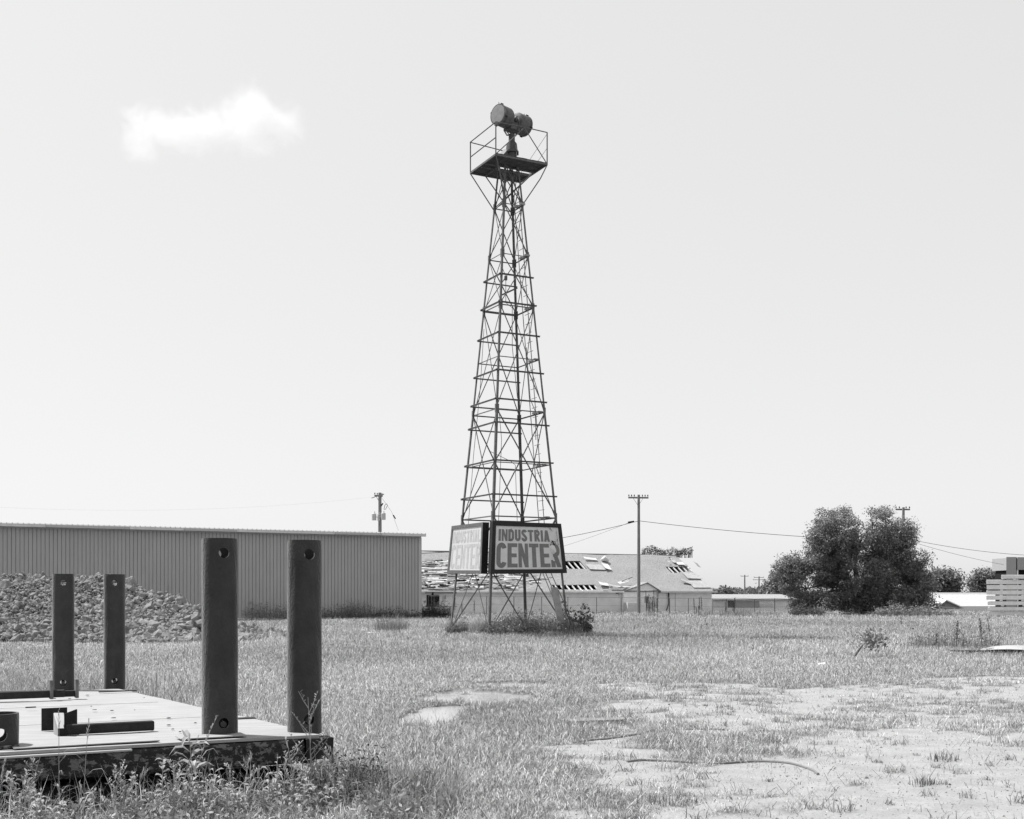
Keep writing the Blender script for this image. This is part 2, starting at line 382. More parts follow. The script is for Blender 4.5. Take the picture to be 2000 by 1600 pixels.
# grit, clods and leaf crumbs on the bare dirt
def grit():
    rng = np.random.default_rng(12)
    q = sample(7, 26, lambda Y: 90*min(1, (10/Y))**1.2, rng); x, y = q[:, 0], q[:, 1]
    k = (rng.uniform(0, 1, len(x)) < 1.1-cover(x, y)) & ~in_deck(x, y) & (fbm(x/.7, y/.7, 23) > .42); x, y = x[k], y[k]; n = len(x)
    s = rng.lognormal(-5.35, .45, n); oc = np.array([[1, 0, 0], [0, 1, 0], [-1, 0, 0], [0, -1, 0], [0, 0, .8], [0, 0, -.5]])
    jit = rng.uniform(.5, 1.4, (n, 6, 1)); v = (oc[None]*jit)*s[:, None, None]+np.stack([x, y, gh(x, y)+.002], 1)[:, None, :]
    f = np.array([[0, 1, 4], [1, 2, 4], [2, 3, 4], [3, 0, 4], [1, 0, 5], [2, 1, 5], [3, 2, 5], [0, 3, 5]])
    l = (f[None]+np.arange(n)[:, None, None]*6).reshape(-1)
    o = np_mesh('gravel', v.reshape(-1, 3), l, np.full(n*8, 3), M_weed, np.repeat(rng.uniform(.2, 1.1, n), 6), flat=True)
    tag(o, 'scattered grit and crumbs on the bare dirt', 'grit', kind='stuff')
grit()

# ------------------------------------------------------------------ light steel platform with standing pipes (foreground)
W = Vector((-.503, .864, 0))
def deck(a, w_, dz=0.0): 
    p = DK + U*a + W*w_; return Vector((p.x, p.y, .50-.0215*w_+dz))
def pipe_mesh(c, r, z0, z1, holes, wall=.014, hole_r=.047, dent=None):
    mb = MB(); n = 96; zs = [z0, z1]
    ring = lambda rr, z: [Vector((c.x+rr*math.cos(2*math.pi*k/n), c.y+rr*math.sin(2*math.pi*k/n), z)) for k in range(n)]
    H_ = 40; zz = [z0+(z1-z0)*i/H_ for i in range(H_+1)]; sd = c.x*7.3
    def rr_(k, z):
        a = 2*math.pi*k/n; x_, y_ = math.cos(a)*2.2+sd, math.sin(a)*2.2
        lip = .004*max(0, 1-(z1-z)/.03)*float(vn(np.array(a*2.5), np.array(sd), 5))
        return r+.0045*(float(vn(np.array(x_*1.6+z*.4), np.array(y_*1.6+z*3.5), 3))-.5)+.0022*(float(vn(np.array(x_*5), np.array(y_*5+z*16), 4))-.5)-lip
    vs = [Vector((c.x+rr_(k, z)*math.cos(2*math.pi*k/n), c.y+rr_(k, z)*math.sin(2*math.pi*k/n), z)) for z in zz for k in range(n)]; fs = []
    B0 = len(vs); vs += ring(r-wall, z0)+ring(r-wall, z1); T0 = H_*n
    for k in range(n):
        j = (k+1) % n
        for i in range(H_): fs.append((i*n+k, i*n+j, (i+1)*n+j, (i+1)*n+k))
        fs += [(B0+j, B0+k, B0+n+k, B0+n+j), (T0+k, T0+j, B0+n+j, B0+n+k), (j, k, B0+k, B0+j)]
    mb.add(vs, fs); o = mb.build('tmp_pipe', M_post)
    cut = MB()
    for (hz, ax, off) in holes:
        cc = Vector((c.x, c.y, hz)); cut.tube([cc-ax*(r+.1), cc+ax*(r+.1)], hole_r, 32)
    cu = cut.build('tmp_cut', M_post)
    bm = o.modifiers.new('b', 'BOOLEAN'); bm.object = cu; bm.solver = 'EXACT'; bm.operation = 'DIFFERENCE'
    dg = bpy.context.evaluated_depsgraph_get(); me = bpy.data.meshes.new_from_object(o.evaluated_get(dg))
    bpy.data.objects.remove(o); bpy.data.objects.remove(cu)
    me.polygons.foreach_set('use_smooth', [True]*len(me.polygons)); me.set_sharp_from_angle(angle=math.radians(30))
    return me
def add_platform():
    root = empty('steel_platform', (DK.x, DK.y, 0), 'pale topped steel platform with four tall rusty pipes standing on it, among weeds', 'platform')
    # deck plate: gently wavy sheet
    mb = MB(); na, nw = 46, 44; a0, a1, w1 = -4.6, .10, 7.35
    for lay, dz in ((0, 0.0), (1, -.022)):
        for j in range(nw+1):
            for i in range(na+1):
                a = a0+(a1-a0)*i/na; w_ = -.01+(w1+.01)*j/nw
                p = deck(a, w_); p.z += dz+(float(fbm(np.array(a*.9+5), np.array(w_*.7), 3, 2))-.5)*.03
                mb.v.append(tuple(p))
    N = (na+1)*(nw+1)
    for j in range(nw):
        for i in range(na):
            q = j*(na+1)+i; mb.f.append((q, q+1, q+na+2, q+na+1)); mb.f.append((N+q+na+1, N+q+na+2, N+q+1, N+q))
    for i in range(na):
        mb.f.append((i+1, i, N+i, N+i+1)); q = nw*(na+1)+i; mb.f.append((q, q+1, N+q+1, N+q))
    for j in range(nw):
        q = j*(na+1); mb.f.append((q, q+na+1, N+q+na+1, N+q)); q += na; mb.f.append((q+na+1, q, N+q, N+q+na+1))
    mb.mi = [0]*len(mb.f)
    mb.build('deck', M_deck, root, smooth=False)
    # side beams under the deck edge
    b = MB(); o = deck(-4.6, -.035, -.215); b.obox(o, U*4.58, V*.16, Z*.185); b.build('front_beam', M_beam, root, bevel=.028)
    b = MB(); b.obox(deck(-4.62, -.050, -.04), U*3.3, V*.05, Z*.016); b.build('edge_lip', M_sheet, root, bevel=.005)
    b = MB(); b.obox(deck(-.03, .05, -.23), deck(-.03, 7.2, -.23)-deck(-.03, .05, -.23), U*.12, Z*.17); b.build('side_beam', M_beam, root, bevel=.02)
    b = MB(); b.obox(deck(-4.6, .20, -.62), U*4.6, V*.25, Z*.34); b.build('lower_runner', M_beam2, root, bevel=.02)
    b = MB(); b.obox(deck(-4.6, 6.5, -.62), U*4.3, V*.25, Z*.40); b.build('lower_runner', M_beam2, root, bevel=.02)
    # box at the right end of the beam
    b = MB(); o = deck(-.018, -.05, -.19); az = Z*.165
    b.obox(o, U*.22, V*.012, az); b.obox(o+V*.012, U*.22, V*.14, Z*.012); b.obox(o+V*.012+Z*.153, U*.22, V*.14, Z*.012); b.obox(o+V*.152, U*.22, V*.012, az); b.obox(o+U*.21+V*.012+Z*.012, U*.01, V*.14, Z*.141)
    b.build('end_block', M_beam2, root, bevel=.008)
    # painted number left on the beam
    o = deck(-4.6, -.035, -.215)-V*.0035
    def stroke(a, z, pts, s):
        t = MB()
        for (x0, y0), (x1, y1) in zip(pts[:-1], pts[1:]):
            p0 = o+U*(a+x0*s*.55)+Z*(z+y0*s); p1 = o+U*(a+x1*s*.55)+Z*(z+y1*s); d = (p1-p0).normalized(); n = d.cross(V).normalized()*.0045
            t.add([p0-n-d*.003, p1-n+d*.003, p1+n+d*.003, p0+n-d*.003], [(0, 1, 2, 3)])
        t.build('painted_digit', M_black, root)
    zero = [(.5+.5*math.cos(k*math.pi/8), .5+.5*math.sin(k*math.pi/8)) for k in range(17)]
    def apx(px): # beam coordinate from photo column
        p = ray_plane(px, 1470, o, V); return (p-o).dot(U)
    stroke(apx(403), .055, zero, .10); stroke(apx(447), .055, [(.75, 0), (.75, 1), (0, .3), (1.1, .3)], .10)
    stroke(apx(466), .055, [(.95, .75), (.8, .95), (.5, 1), (.15, .9), (.05, .7), (.2, .52), (.6, .48), (.95, .6), (.95, .75), (.85, .25), (.5, 0), (.1, .1)], .10)
    stroke(apx(490), .055, [(.2, .8), (.5, 1), (.5, 0)], .10); stroke(apx(388), .055, [(0, .5), (.7, .5)], .10)
    # the standing pipes: position, height, holes near top and foot
    r = .1365
    spots = [(Vector((-2.275, 9.17, 0)), .505, 2.03, 'front pipe standing third from left, with a pin hole near its top'),
             (Vector((-1.672, 9.485, 0)), .50, 2.03, 'rightmost tall pipe with an oval pin hole near its top'),
             (Vector((-5.87, 15.40, 0)), .345, 1.86, 'leftmost tall pipe at the far edge of the deck'),
             (Vector((-5.30, 15.70, 0)), .345, 1.86, 'second tall pipe from left, chipped at its rim')]
    for i, (c, z0, z1, lb) in enumerate(spots):
        ax = V.copy() if i < 2 else Vector((-.36, .93, 0)).normalized()
        me = pipe_mesh(c, r, z0-.02, z1, [(z1-.115, ax, 0), (z0+.10, ax, 0)], hole_r=.040 if i != 1 else .043)
        o = link('pipe_post', me, None, root); tag(o, lb)
        pin = MB(); pin.tube([c-ax*(r-.01)+Z*(z0+.09), c+ax*(r-.03)+Z*(z0+.11)], .022, 10); pin.build('pin', M_post, o)
        if i == 3:
            pt = MB(); pt.tube([c+Vector((r*.86, -.06, z1+.0)), c+Vector((r*.93, -.055, z1-.2))], [.03, .012], 8); 
    c = Vector((-3.68, 8.44, 0)); me = pipe_mesh(c, r, .49, .745, [(.60, V, 0)]); o = link('pipe_stub', me, None, root); tag(o, 'short cut off pipe stub at the left edge')
    fl = MB(); fl.obox(Vector((-3.90, 8.14, .505)), U*.46, V*.42, Z*.02); fl.build('base_flange', M_beam, root, bevel=.004)
    # plate seams and grime spots on the deck
    for (a_, b_) in (((-4.5, 2.1), (-.2, 2.05)), ((-4.5, 4.3), (-.1, 4.32)), ((-2.35, .1), (-2.3, 2.0))):
        q = MB(); p0 = deck(a_[0], a_[1], .012); p1 = deck(b_[0], b_[1], .012); q.bar(p0, p1, .005, .003); q.build('plate_seam', M_steel_lt, root)
    rg = np.random.default_rng(77); q = MB()
    for k in range(34):
        a_, w_, rs = rg.uniform(-4, 0), rg.uniform(.3, 7), rg.uniform(.006, .028); pc_ = deck(a_, w_, .017)
        q.tube([pc_, pc_+Z*.006], [rs, rs*.6], 6); 
    o_ = q.build('grime_spots', M_beam, root); o_['kind'] = 'stuff'
    # deck scrap, and dark plates painting in a slot and a cast shadow
    for (px, py, a, b_) in ((230, 1353, .45, .05), (480, 1407, .16, .10), (60, 1385, .1, .02)):
        p = ray_plane(px, py, deck(0, 3), Vector((0, .0215, 1)).normalized()); q = MB(); q.cbox(Vector((p.x, p.y, p.z+.018)), U*a, V*b_, Z*.012); q.build('slot_shadow_patch', M_beam2, root, bevel=.003)
    q = MB()
    p = deck(-2.1, .06, .012); q.obox(p, U*1.0, V*.28, Z*.008); q.build('welded_plate', M_deck, root, bevel=.003); q = MB(); p = deck(-.95, .05, .014); q.obox(p, U*.5, V*.2, Z*.008)
    q.build('welded_plate', M_deck, root, bevel=.003)
    return root
add_platform()
def rusty_bracket():
    zb = .475
    r = empty('steel_bracket', (-3.5, 9.3, zb), 'dark steel bar with square plates lying across the front of the pale deck', 'bracket')
    b = MB(); b.obox(Vector((-3.50, 9.20, zb+.02)), U*.69, V*.075, Z*.078); b.build('cross_bar', M_beam2, r, bevel=.012)
    b = MB(); b.obox(Vector((-3.86, 9.66, zb)), U*.20, V*.012, Z*.185); b.build('back_plate', M_beam2, r, bevel=.003)
    b = MB(); e = Vector((-3.50, 9.20, zb)); f = Vector((-3.63, 9.80, zb)); d = f-e; n = Vector((d.y, -d.x, 0)).normalized()*.012
    b.hexa([e, e+n, f+n, f, e+Z*.19, e+n+Z*.19, f+n+Z*.165, f+Z*.165]); b.build('side_plate', M_matte, r, bevel=.003)
    b = MB(); e = Vector((-3.548, 9.2, zb)); d = Vector((-.132, .25, .0)); x = Vector((.07, .01, 0)); b.hexa([e, e+x, e+x+d, e+d, e+Z*.076, e+x+Z*.076, e+x*1.15+d+Z*.172, e+d+Z*.172])
    b.build('tube_arm', M_steel_lt, r, bevel=.006)
    b = MB(); b.obox(e+Vector((.002, -.006, .004)), x*.96, Vector((0, .004, 0)), Z*.068); b.build('tube_mouth', M_dark, r)
    zb = .40
    r = empty('steel_bracket', (-5.3, 13.4, zb), 'long dark steel bar with two upright lugs at the far left of the deck', 'bracket')
    b = MB(); s = Vector((-5.12, 13.50, zb+.015)); b.obox(s, -U*1.9, V*.10, Z*.082); b.build('cross_bar', M_beam2, r, bevel=.01)
    for k, (dx, dy) in enumerate(((-.135, -.10), (.10, .05))):
        b = MB(); b.obox(s+Vector((dx, dy, -.015)), U*.035, V*.14, Z*.215); b.build('upright_lug', M_steel, r, bevel=.003)
    b = MB(); b.obox(s-U*.135+V*.03, U*.26, V*.06, Z*.07); b.build('link_bar', M_beam2, r, bevel=.006)
    b = MB(); b.obox(s-U*1.9+V*.16-Z*.01, U*1.5, V*.02, Z*.095); b.build('angle_flange', M_deck, r, bevel=.003)
rusty_bracket()

# ------------------------------------------------------------------ warehouse
def warehouse():
    C0 = Vector((-5.94, 76.7, 0)); L = 36; H = 5.42; D = 22.0
    root = empty('warehouse', C0, 'long grey metal clad warehouse with ribbed wall and pale eave', 'warehouse')
    mb = MB(); sp = .218; x = 0; prof = []
    while x < L:
        prof += [(x, 0), (x+sp-.036, 0), (x+sp-.032, .05), (x+sp-.006, .05)]; x += sp
    prof.append((x, 0)); L = x
    for (a, d) in prof:
        p = C0-U*a+V*d; mb.v += [(p.x, p.y, -.1), (p.x, p.y, H)]
    for i in range(len(prof)-1): mb.f.append((2*i, 2*i+1, 2*i+3, 2*i+2)); mb.mi.append(0)
    o = mb.build('wall', M_wall, root)
    b = MB(); b.obox(C0+V*.06-U*.05, -U*.04, V*D, Z*H); b.obox(C0-U*(L-.3)+V*.06, -U*.04, V*D, Z*H); b.obox(C0+V*D-U*.1, -U*(L-.4), V*.05, Z*H); b.build('wall', M_wall, root)
    b = MB(); e = C0+Z*H; a = e-V*.35+U*.22; rg = e+V*D/2+U*.22+Z*.62; e2 = e+V*(D+.3)+U*.22; s = -U*(L+.3); t = Z*.06
    b.hexa([a, rg, rg+s, a+s, a+t, rg+t, rg+s+t, a+s+t]); b.hexa([rg, e2, e2+s, rg+s, rg+t, e2+t, e2+s+t, rg+s+t])
    x = 0
    while x < L: b.obox(a+t-U*x, -U*.05, (rg-a), Z*.055); x += .285
    b.build('roof', M_trim, root)
    random.seed(4); x = -.22; b = MB(); k = 0
    while x < L:
        ln = random.choice([3.1, 6.2, 4.5]); gm = MB()
        gm.obox(a-U*(x+.22)-Z*.10-V*.02, -U*(ln-.02), V*.14, Z*(.115+random.choice([0, .012]))); gm.build('gutter', M_trim if k % 2 else M_white, root, bevel=.01); x += ln; k += 1
    b = MB(); b.obox(e-V*.05-Z*.16+U*.02, -U*(L-.1), V*.045, Z*.15); b.build('eave_trim', M_trim, root)
    b = MB(); b.obox(C0-V*.03+U*.03, -U*.20, V*.05, Z*(H-.17)); b.obox(C0-V*.03+U*.033, U*.012, V*.3, Z*(H-.17)); b.build('corner_trim', M_trim, root)
    b = MB(); b.obox(C0+U*.05+V*.2-Z*.0, U*.09, V*.09, Z*(H-.2)); b.build('downpipe', M_trim, root)
    b = MB(); b.obox(C0-V*.15-Z*.05, -U*L, V*.14, Z*.16); b.build('footing', M_slab, root)
warehouse()

# ------------------------------------------------------------------ tower
TC = Vector((-.14, 45.7, 0)); ZT = 18.10
def tb(z): return 2.34-1.92*z/ZT
def tcor(k, z):
    b = tb(z); a = .3135*b
    o = [(-a, -b), (b, -a), (a, b), (-b, a)][k]; return Vector((TC.x+o[0], TC.y+o[1], z))
def ynear(py):
    z = 5.0
    for _ in range(12): z = EYE+(YH-py)/F*(TC.y-tb(z))
    return z
def tower():
    root = empty('lattice_tower', TC, 'tall tapering steel lattice tower with a railed platform, standing in weeds', 'tower')
    nodes = [0.12]+[ynear(p) for p in (1006.4, 796.6, 592.4, 493, 395, 318)]
    axes = [(U, V), (-U, V), (-U, -V), (U, -V)]
    for k in range(4):
        b = MB(); n1, n2 = axes[k]; zs = [-.15]+nodes[1:]+[ZT]
        lt = b
        for z0, z1 in zip(zs[:-1], zs[1:]):
            wd = .09 if z0 < 8 else .072
            b.angle(tcor(k, z0), tcor(k, z1), wd, .012, n1, n2)
        for z in nodes[1:]:            # splice plates with bolts
            p = tcor(k, z); b.obox(p-n2*.004-Z*.16, n1*.11, -n2*.008, Z*.32); b.obox(p-n1*.004-Z*.16, n2*.11, -n1*.008, Z*.32)
        lg = b.build('leg', M_steel, root)
        f = MB(); p = tcor(k, -.1); f.cbox(Vector((p.x, p.y, .0)), U*.4, V*.4, Z*.2); f.build('footing', M_slab, lg, bevel=.02)
    for f in range(4):
        k, j = f, (f+1) % 4
        out = [-V, U, V, -U][f]
        for z0, z1 in zip(nodes[:-1], nodes[1:]):
            if z1-z0 < 0: continue
            for s, (p, q) in enumerate(((tcor(k, z0), tcor(j, z1)), (tcor(j, z0), tcor(k, z1)))):
                b = MB(); off = out*(-.02 if s else -.055); ww = .038 if z0 < 8 else .030
                d = (q-p).normalized(); nn = d.cross(out).normalized()
                b.angle(p+off, q+off, ww, .007, nn, -out); b.build('diagonal_brace', M_steel, root)
        for py, wd, dark in ((1006.4, .05, 0), (901, .035, 0), (796.6, .045, 0), (694, .035, 0), (592.4, .045, 0), (493, .035, 0), (395, .035, 0)):
            z = ynear(py); p, q = tcor(k, z), tcor(j, z); b = MB(); b.angle(p-out*.03, q-out*.03, wd, .007, -Z, -out); b.build('strut', M_steel, root)
        if f != 1:
            for py in (963.6, 897, 823, 777, 720.6, 647.6, 533.6, 588):
                z = ynear(py)+(.0 if f in (0, 3) else -.03); p, q = tcor(k, z), tcor(j, z); d = (q-p).normalized(); b = MB()
                b.angle(p-d*.10+out*.02, q+d*.10+out*.02, .056, .009, -Z, out); b.build('sign_rail', M_steel if f != 3 else M_steel_lt, root)  # left face rails get lighter steel, painting in the sunlight there
    # ladder on the inside of the right-hand back face
    lad = []
    def lp(z, s):
        t = .62+.20*min(1, z/13.0); c = tcor(2, z).lerp(tcor(1, z), t)-U*.16; return c+V*(.21*s)
    b = MB(); rt = MB()
    zt = ZT-1.0; zl = 2.7
    for s in (-1, 1):
        b.obox(lp(zl, s)-U*.01, U*.012, V*.045, lp(zt, s)-lp(zl, s)); 
        foot = lp(zl, s)+U*.9-V*.5; foot.z = .35; b.obox(foot, U*.012, V*.045, lp(zl, s)-foot)
    o = b.build('ladder', M_steel, root); z = zl
    while z < zt: b = MB(); b.tube([lp(z, -1)+V*.02, lp(z, 1)+V*.02], .011, 6); b.build('rung', M_steel, o); z += .36
    z = 0
    for t in (.2, .4, .6, .8):
        p = lp(zl, -1).lerp(lp(zl, -1)+U*.9-V*.5+Z*(.35-zl), t); q = lp(zl, 1).lerp(lp(zl, 1)+U*.9-V*.5+Z*(.35-zl), t); b = MB(); b.tube([p, q], .011, 6); b.build('rung', M_steel, o)
    for py in (1006, 901, 796.6, 694, 592.4, 493, 395):
        z = ynear(py)+.03
        for s in (-1, 1): b = MB(); b.cbox(lp(z, s)+U*.09, U*.2, V*.10, Z*.07); b.build('ladder_bracket', M_steel_lt, root)
    b = MB(); p = tcor(1, 1.5)-U*.50-V*.30; b.hexa([p+Vector((0, 0, -1.0)), p+U*.30+Z*-1.0, p+U*.32+V*.02-Z*1.0, p+V*.02-Z*1.0, p-U*.32+Z*.35, p+U*.0+Z*.35, p+V*.02+Z*.35, p-U*.32+V*.02+Z*.35]); b.build('climb_guard', M_steel_lt, root)
    # conduits and cable scraps inside
    for pts in ([(618, 620, 3), (618, 1600, 3)], ):
        pass
    c = MB(); q0 = Vector((TC.x-.55, TC.y-.1, 0)); c.tube([q0+Z*2.2+U*.1, q0+Z*7.6+U*.32, q0+Z*8.8+U*.2], .013, 6); c.build('conduit', M_steel, root)
    c = MB(); c.tube([Vector((TC.x-1.55, TC.y-.1, 4.3)), Vector((TC.x-1.35, TC.y, 7.0)), Vector((TC.x-1.1, TC.y, 9.5)), Vector((TC.x-.95, TC.y+.1, 11.9))], .012, 6); c.build('conduit', M_steel, root)
    c = MB(); c.tube([Vector((TC.x+.35, TC.y, 4.2)), Vector((TC.x+.27, TC.y, 6.6)), Vector((TC.x+.08, TC.y, 6.75)), Vector((TC.x-.7, TC.y-.2, 7.1))], .012, 6); c.build('conduit', M_steel, root)
    c = MB(); c.tube([Vector((TC.x+.35, TC.y, 9.2)), Vector((TC.x+.15, TC.y, 11.2)), Vector((TC.x+.15, TC.y, 12.7)), Vector((TC.x-.1, TC.y, 12.9)), Vector((TC.x-.1, TC.y, 13.9)), Vector((TC.x-.25, TC.y, 14.3))], .014, 6)
    c.cbox(Vector((TC.x-.1, TC.y, 13.85)), U*.09, V*.09, Z*.16); c.bar(Vector((TC.x-.25, TC.y, 13.2)), Vector((TC.x+.35, TC.y-.1, 13.45)), .05); c.build('conduit', M_steel, root)
    c = MB(); s = Vector((TC.x+1.05, TC.y+.2, 0)); c.tube([s+Vector((-.35, 0, 11.2)), s+Vector((-.2, 0, 9.2)), s+Vector((.0, 0, 8.7)), s+Vector((.02, 0, 7.6))], .016, 6); c.build('conduit', M_steel, root)
    # work platform at the top
    B = 1.49; zp = 18.12
    def pc(s, t, z=zp):      # s along U (0..1) from near corner, t along V
        c0 = Vector((TC.x-.3135*B, TC.y-B, z)); side = B*math.sqrt(1+.3135**2)*math.sqrt(2); return c0+U*(side*s)+V*(side*t)
    side = B*math.sqrt(1+.3135**2)*math.sqrt(2)
    b = MB()
    def boards(s0, s1, t0, t1, alongV, n):
        for i in range(n):
            g = .008
            if alongV: b.obox(pc(s0+(s1-s0)*i/n, t0)+U*g, U*(side*(s1-s0)/n-g), V*side*(t1-t0), Z*(.04+.004*(i % 3)))
            else: b.obox(pc(s0, t0+(t1-t0)*i/n)+V*g, U*side*(s1-s0), V*(side*(t1-t0)/n-g), Z*(.04+.004*(i % 3)))
    boards(.0, 1.0, .0, .45, True, 10); boards(.0, .30, .452, 1.0, True, 3); boards(.302, 1.0, .62, 1.0, False, 3)
    b.build('plank_floor', M_planks, root)
    fr = MB()
    for (p, q) in ((pc(0, 0), pc(1, 0)), (pc(1, 0), pc(1, 1)), (pc(1, 1), pc(0, 1)), (pc(0, 1), pc(0, 0)), (pc(.29, .4), pc(.29, 1)), (pc(0, .45), pc(1, .45)), (pc(.97, .45), pc(.97, 1)), (pc(0, .62), pc(1, .62))):
        fr.bar(p-Z*.03, q-Z*.03, .05, .055)
    fr.build('platform_frame', M_steel, root)
    zr = 1.20
    for (s, t) in ((0, 0), (1, 0), (0, 1)):
        b = MB(); b.tube([pc(s, t)-Z*.05, pc(s, t)+Z*zr], .024, 8); b.build('rail_post', M_steel, root)
    b = MB(); b.tube([pc(1, .93), pc(1, .93)+Z*.30], .03, 8); b.tube([pc(.93, .97), pc(.93, .97)+Z*.34], .02, 8); b.build('rail_post', M_steel, root)
    def rail(pts, r=.021, m=M_steel): c = MB(); c.tube(pts, r, 8); c.build('rail', m, root)
    rail([pc(0, 0)+Z*zr, pc(0, 1)+Z*(zr-.01)]); rail([pc(0, 0)+Z*.62, pc(0, 1)+Z*.60]); rail([pc(0, 0)+Z*zr, pc(.58, 0)+Z*(zr+.02), pc(1, 0)+Z*zr])
    rail([pc(0, 1)+Z*(zr-.02), pc(.97, 1)+Z*(zr-.14)]); rail([pc(.97, 1)+Z*(zr-.14), pc(.02, .93)+Z*.05], .015)
    rail([pc(.55, 0)+Z*zr, pc(0.02, 0)+Z*.04], .019); rail([pc(.55, 0)+Z*zr, pc(.98, 0)+Z*.04], .019)
    rail([pc(1, 0)+Z*(zr-.05), pc(1, 1)+Z*.30], .007, M_wire); rail([pc(1, 0)+Z*.6, pc(1, .7)+Z*.05], .007, M_wire)
    zs = ynear(397)
    def strut(p, k, z, bend=0, r=.022):
        q = tcor(k, z); mid = p.lerp(q, .35)+Vector((bend, 0, 0)); c = MB(); c.tube([p, mid, q], r, 8); c.build('knee_brace', M_steel, root)
    strut(pc(0, 1)-Z*.05, 3, zs, 0); strut(pc(0, 0)-Z*.05, 0, zs+.4, .02); strut(pc(1, 0)-Z*.05, 1, zs+.1, .06); strut(pc(1, 1)-Z*.05, 2, zs, 0)
    strut(pc(.97, .45)-Z*.05, 3, zs+.02, 0, .018); strut(pc(.97, .5)-Z*.07, 3, zs-.06, 0, .018); strut(pc(.29, .98)-Z*.06, 2, zs-.1, 0); strut(pc(.15, .3)-Z*.06, 1, zs, 0)
    return pc
PC = tower()
def beacon():
    A = Vector((.666, .746, 0)); B = Vector((-.746, .666, 0))
    c0 = P(972.6, 223.5, 45.0); ctr = c0+A*.79; base = Vector((ctr.x, ctr.y, 18.16))
    root = empty('rotating_beacon', base, 'grey double headed airfield beacon lamp on a pedestal atop the tower', 'beacon')
    def drum(p, q, r, name):
        d = (q-p); b = MB(); n = 40
        b.tube([p, p+d*.10, p+d*.102, p+d*.20, p+d*.202, p+d*.80, p+d*.92, q], [r*1.03, r*1.03, r*.98, r*.98, r*1.0, r*1.0, r*.90, r*.6], n)
        o = b.build(name, M_drum, root, smooth=False)
        for pp in o.data.polygons: pp.use_smooth = True
        o.data.set_sharp_from_angle(angle=math.radians(28)); return o
    R = .385
    d1 = drum(c0, c0+A*.62, R, 'lamp_head'); d2 = drum(c0+A*1.58, c0+A*.96, R, 'lamp_head')
    for s, dd in ((0, d1), (1, d2)):
        p = c0+A*(1.58*s); sgn = -1 if s == 0 else 1
        b = MB(); b.tube([p+A*sgn*.002, p+A*sgn*.014, p+A*sgn*.016, p+A*sgn*.022], [R*.90, R*.89, R*.86, R*.1], 36); o = b.build('lens_cover', M_lens, dd)
        for k in range(4):
            h = MB(); a = k*math.pi/2+.4; rad = B*math.cos(a)+Z*math.sin(a); h.cbox(p-A*sgn*.06+rad*(R*1.05), A*.10, Z.cross(rad) * .0 + rad.cross(A)*.06, rad*.05); h.build('latch', M_black, dd)
        h = MB(); h.tube([p+Z*R-A*sgn*.05, p+Z*(R+.10)-A*sgn*.05], .012, 6); h.build('sight_pin', M_black, dd)
    b = MB(); b.tube([c0+A*.60, c0+A*.98], .20, 24); b.cbox(ctr-Z*.26, A*.5, B*.42, Z*.30); b.tube([ctr-B*.30, ctr+B*.30], .10, 16); b.build('gear_housing', M_drum, root, bevel=.02)
    y = MB()
    for s in (-1, 1):
        pts = [ctr+A*(s*0)+B*(.33*s)+Z*.02, ctr+B*(.40*s)-Z*.28, ctr+B*(.25*s)-Z*.50, ctr-Z*.56]; y.tube(pts, .030, 8)
    y.tube([ctr-A*.33-Z*.38, ctr-A*.28-Z*.52, ctr-A*.1-Z*.60], .018, 8); y.tube([ctr+A*.30-Z*.30, ctr+A*.22-Z*.52, ctr-Z*.60], .022, 8)
    y.build('yoke', M_drum2, root, smooth=True)
    zt = ctr.z-.54; hh = zt-base.z
    b = MB(); q = lambda f: Vector((base.x, base.y, base.z+hh*f))
    b.tube([q(0), q(.05), q(.06), q(.38), q(.40), q(.46), q(.47), q(.70), q(.78), q(1.0)], [.23, .23, .19, .20, .27, .27, .235, .20, .125, .12], 28)
    o = b.build('pedestal', M_drum2, root); o.data.set_sharp_from_angle(angle=math.radians(30))
    for pp in o.data.polygons: pp.use_smooth = True
    b = MB(); b.hexa([q(0)-A*.75, q(0)-A*.75+B*.3, q(0)-A*.2+B*.3, q(0)-A*.2, q(.05)-A*.72, q(.05)-A*.72+B*.3, q(.55)-A*.15+B*.3, q(.55)-A*.15]); b.build('mounting_wedge', M_drum, root)
    b = MB(); b.tube([q(.75)+B*-.1, q(.55)-B*.24-A*.02, q(.3)-B*.25, q(.1)-B*.22], .014, 6); b.build('cable', M_steel_lt, root)
M_drum = mat('beacon_paint', .105, .6, .3, 7, .2, hi=.16, hscale=5, hth=.58, hw=.08)
M_lens = mat('lens_cover_paint', .24, .6, .2, 5, .1)
M_drum2 = mat('beacon_dark_paint', .07, .6, .3, 7, .2)
beacon()

# ------------------------------------------------------------------ lettering strokes
def ribbon(pts, t, closed=False):
    P2 = [Vector(p) for p in pts]; n = len(P2); l, r = [], []
    for i in range(n):
        a = P2[i-1] if (i > 0 or closed) else None; b = P2[(i+1) % n] if (i < n-1 or closed) else None
        d1 = (P2[i]-a).normalized() if a is not None else None; d2 = (b-P2[i]).normalized() if b is not None else None
        if d1 is None: d1 = d2
        if d2 is None: d2 = d1
        n1 = Vector((-d1.y, d1.x)); n2 = Vector((-d2.y, d2.x)); m = (n1+n2)
        m = m.normalized() if m.length > 1e-4 else n1; k = min(t/2/max(.35, m.dot(n1)), t*1.1)
        l.append(P2[i]+m*k); r.append(P2[i]-m*k)
    return [[l[i], r[i], r[(i+1) % n], l[(i+1) % n]] for i in range(n if closed else n-1)]
def arc(cx, cy, rx, ry, a0, a1, n=14): return [(cx+rx*math.cos(math.radians(a0+(a1-a0)*i/n)), cy+ry*math.sin(math.radians(a0+(a1-a0)*i/n))) for i in range(n+1)]
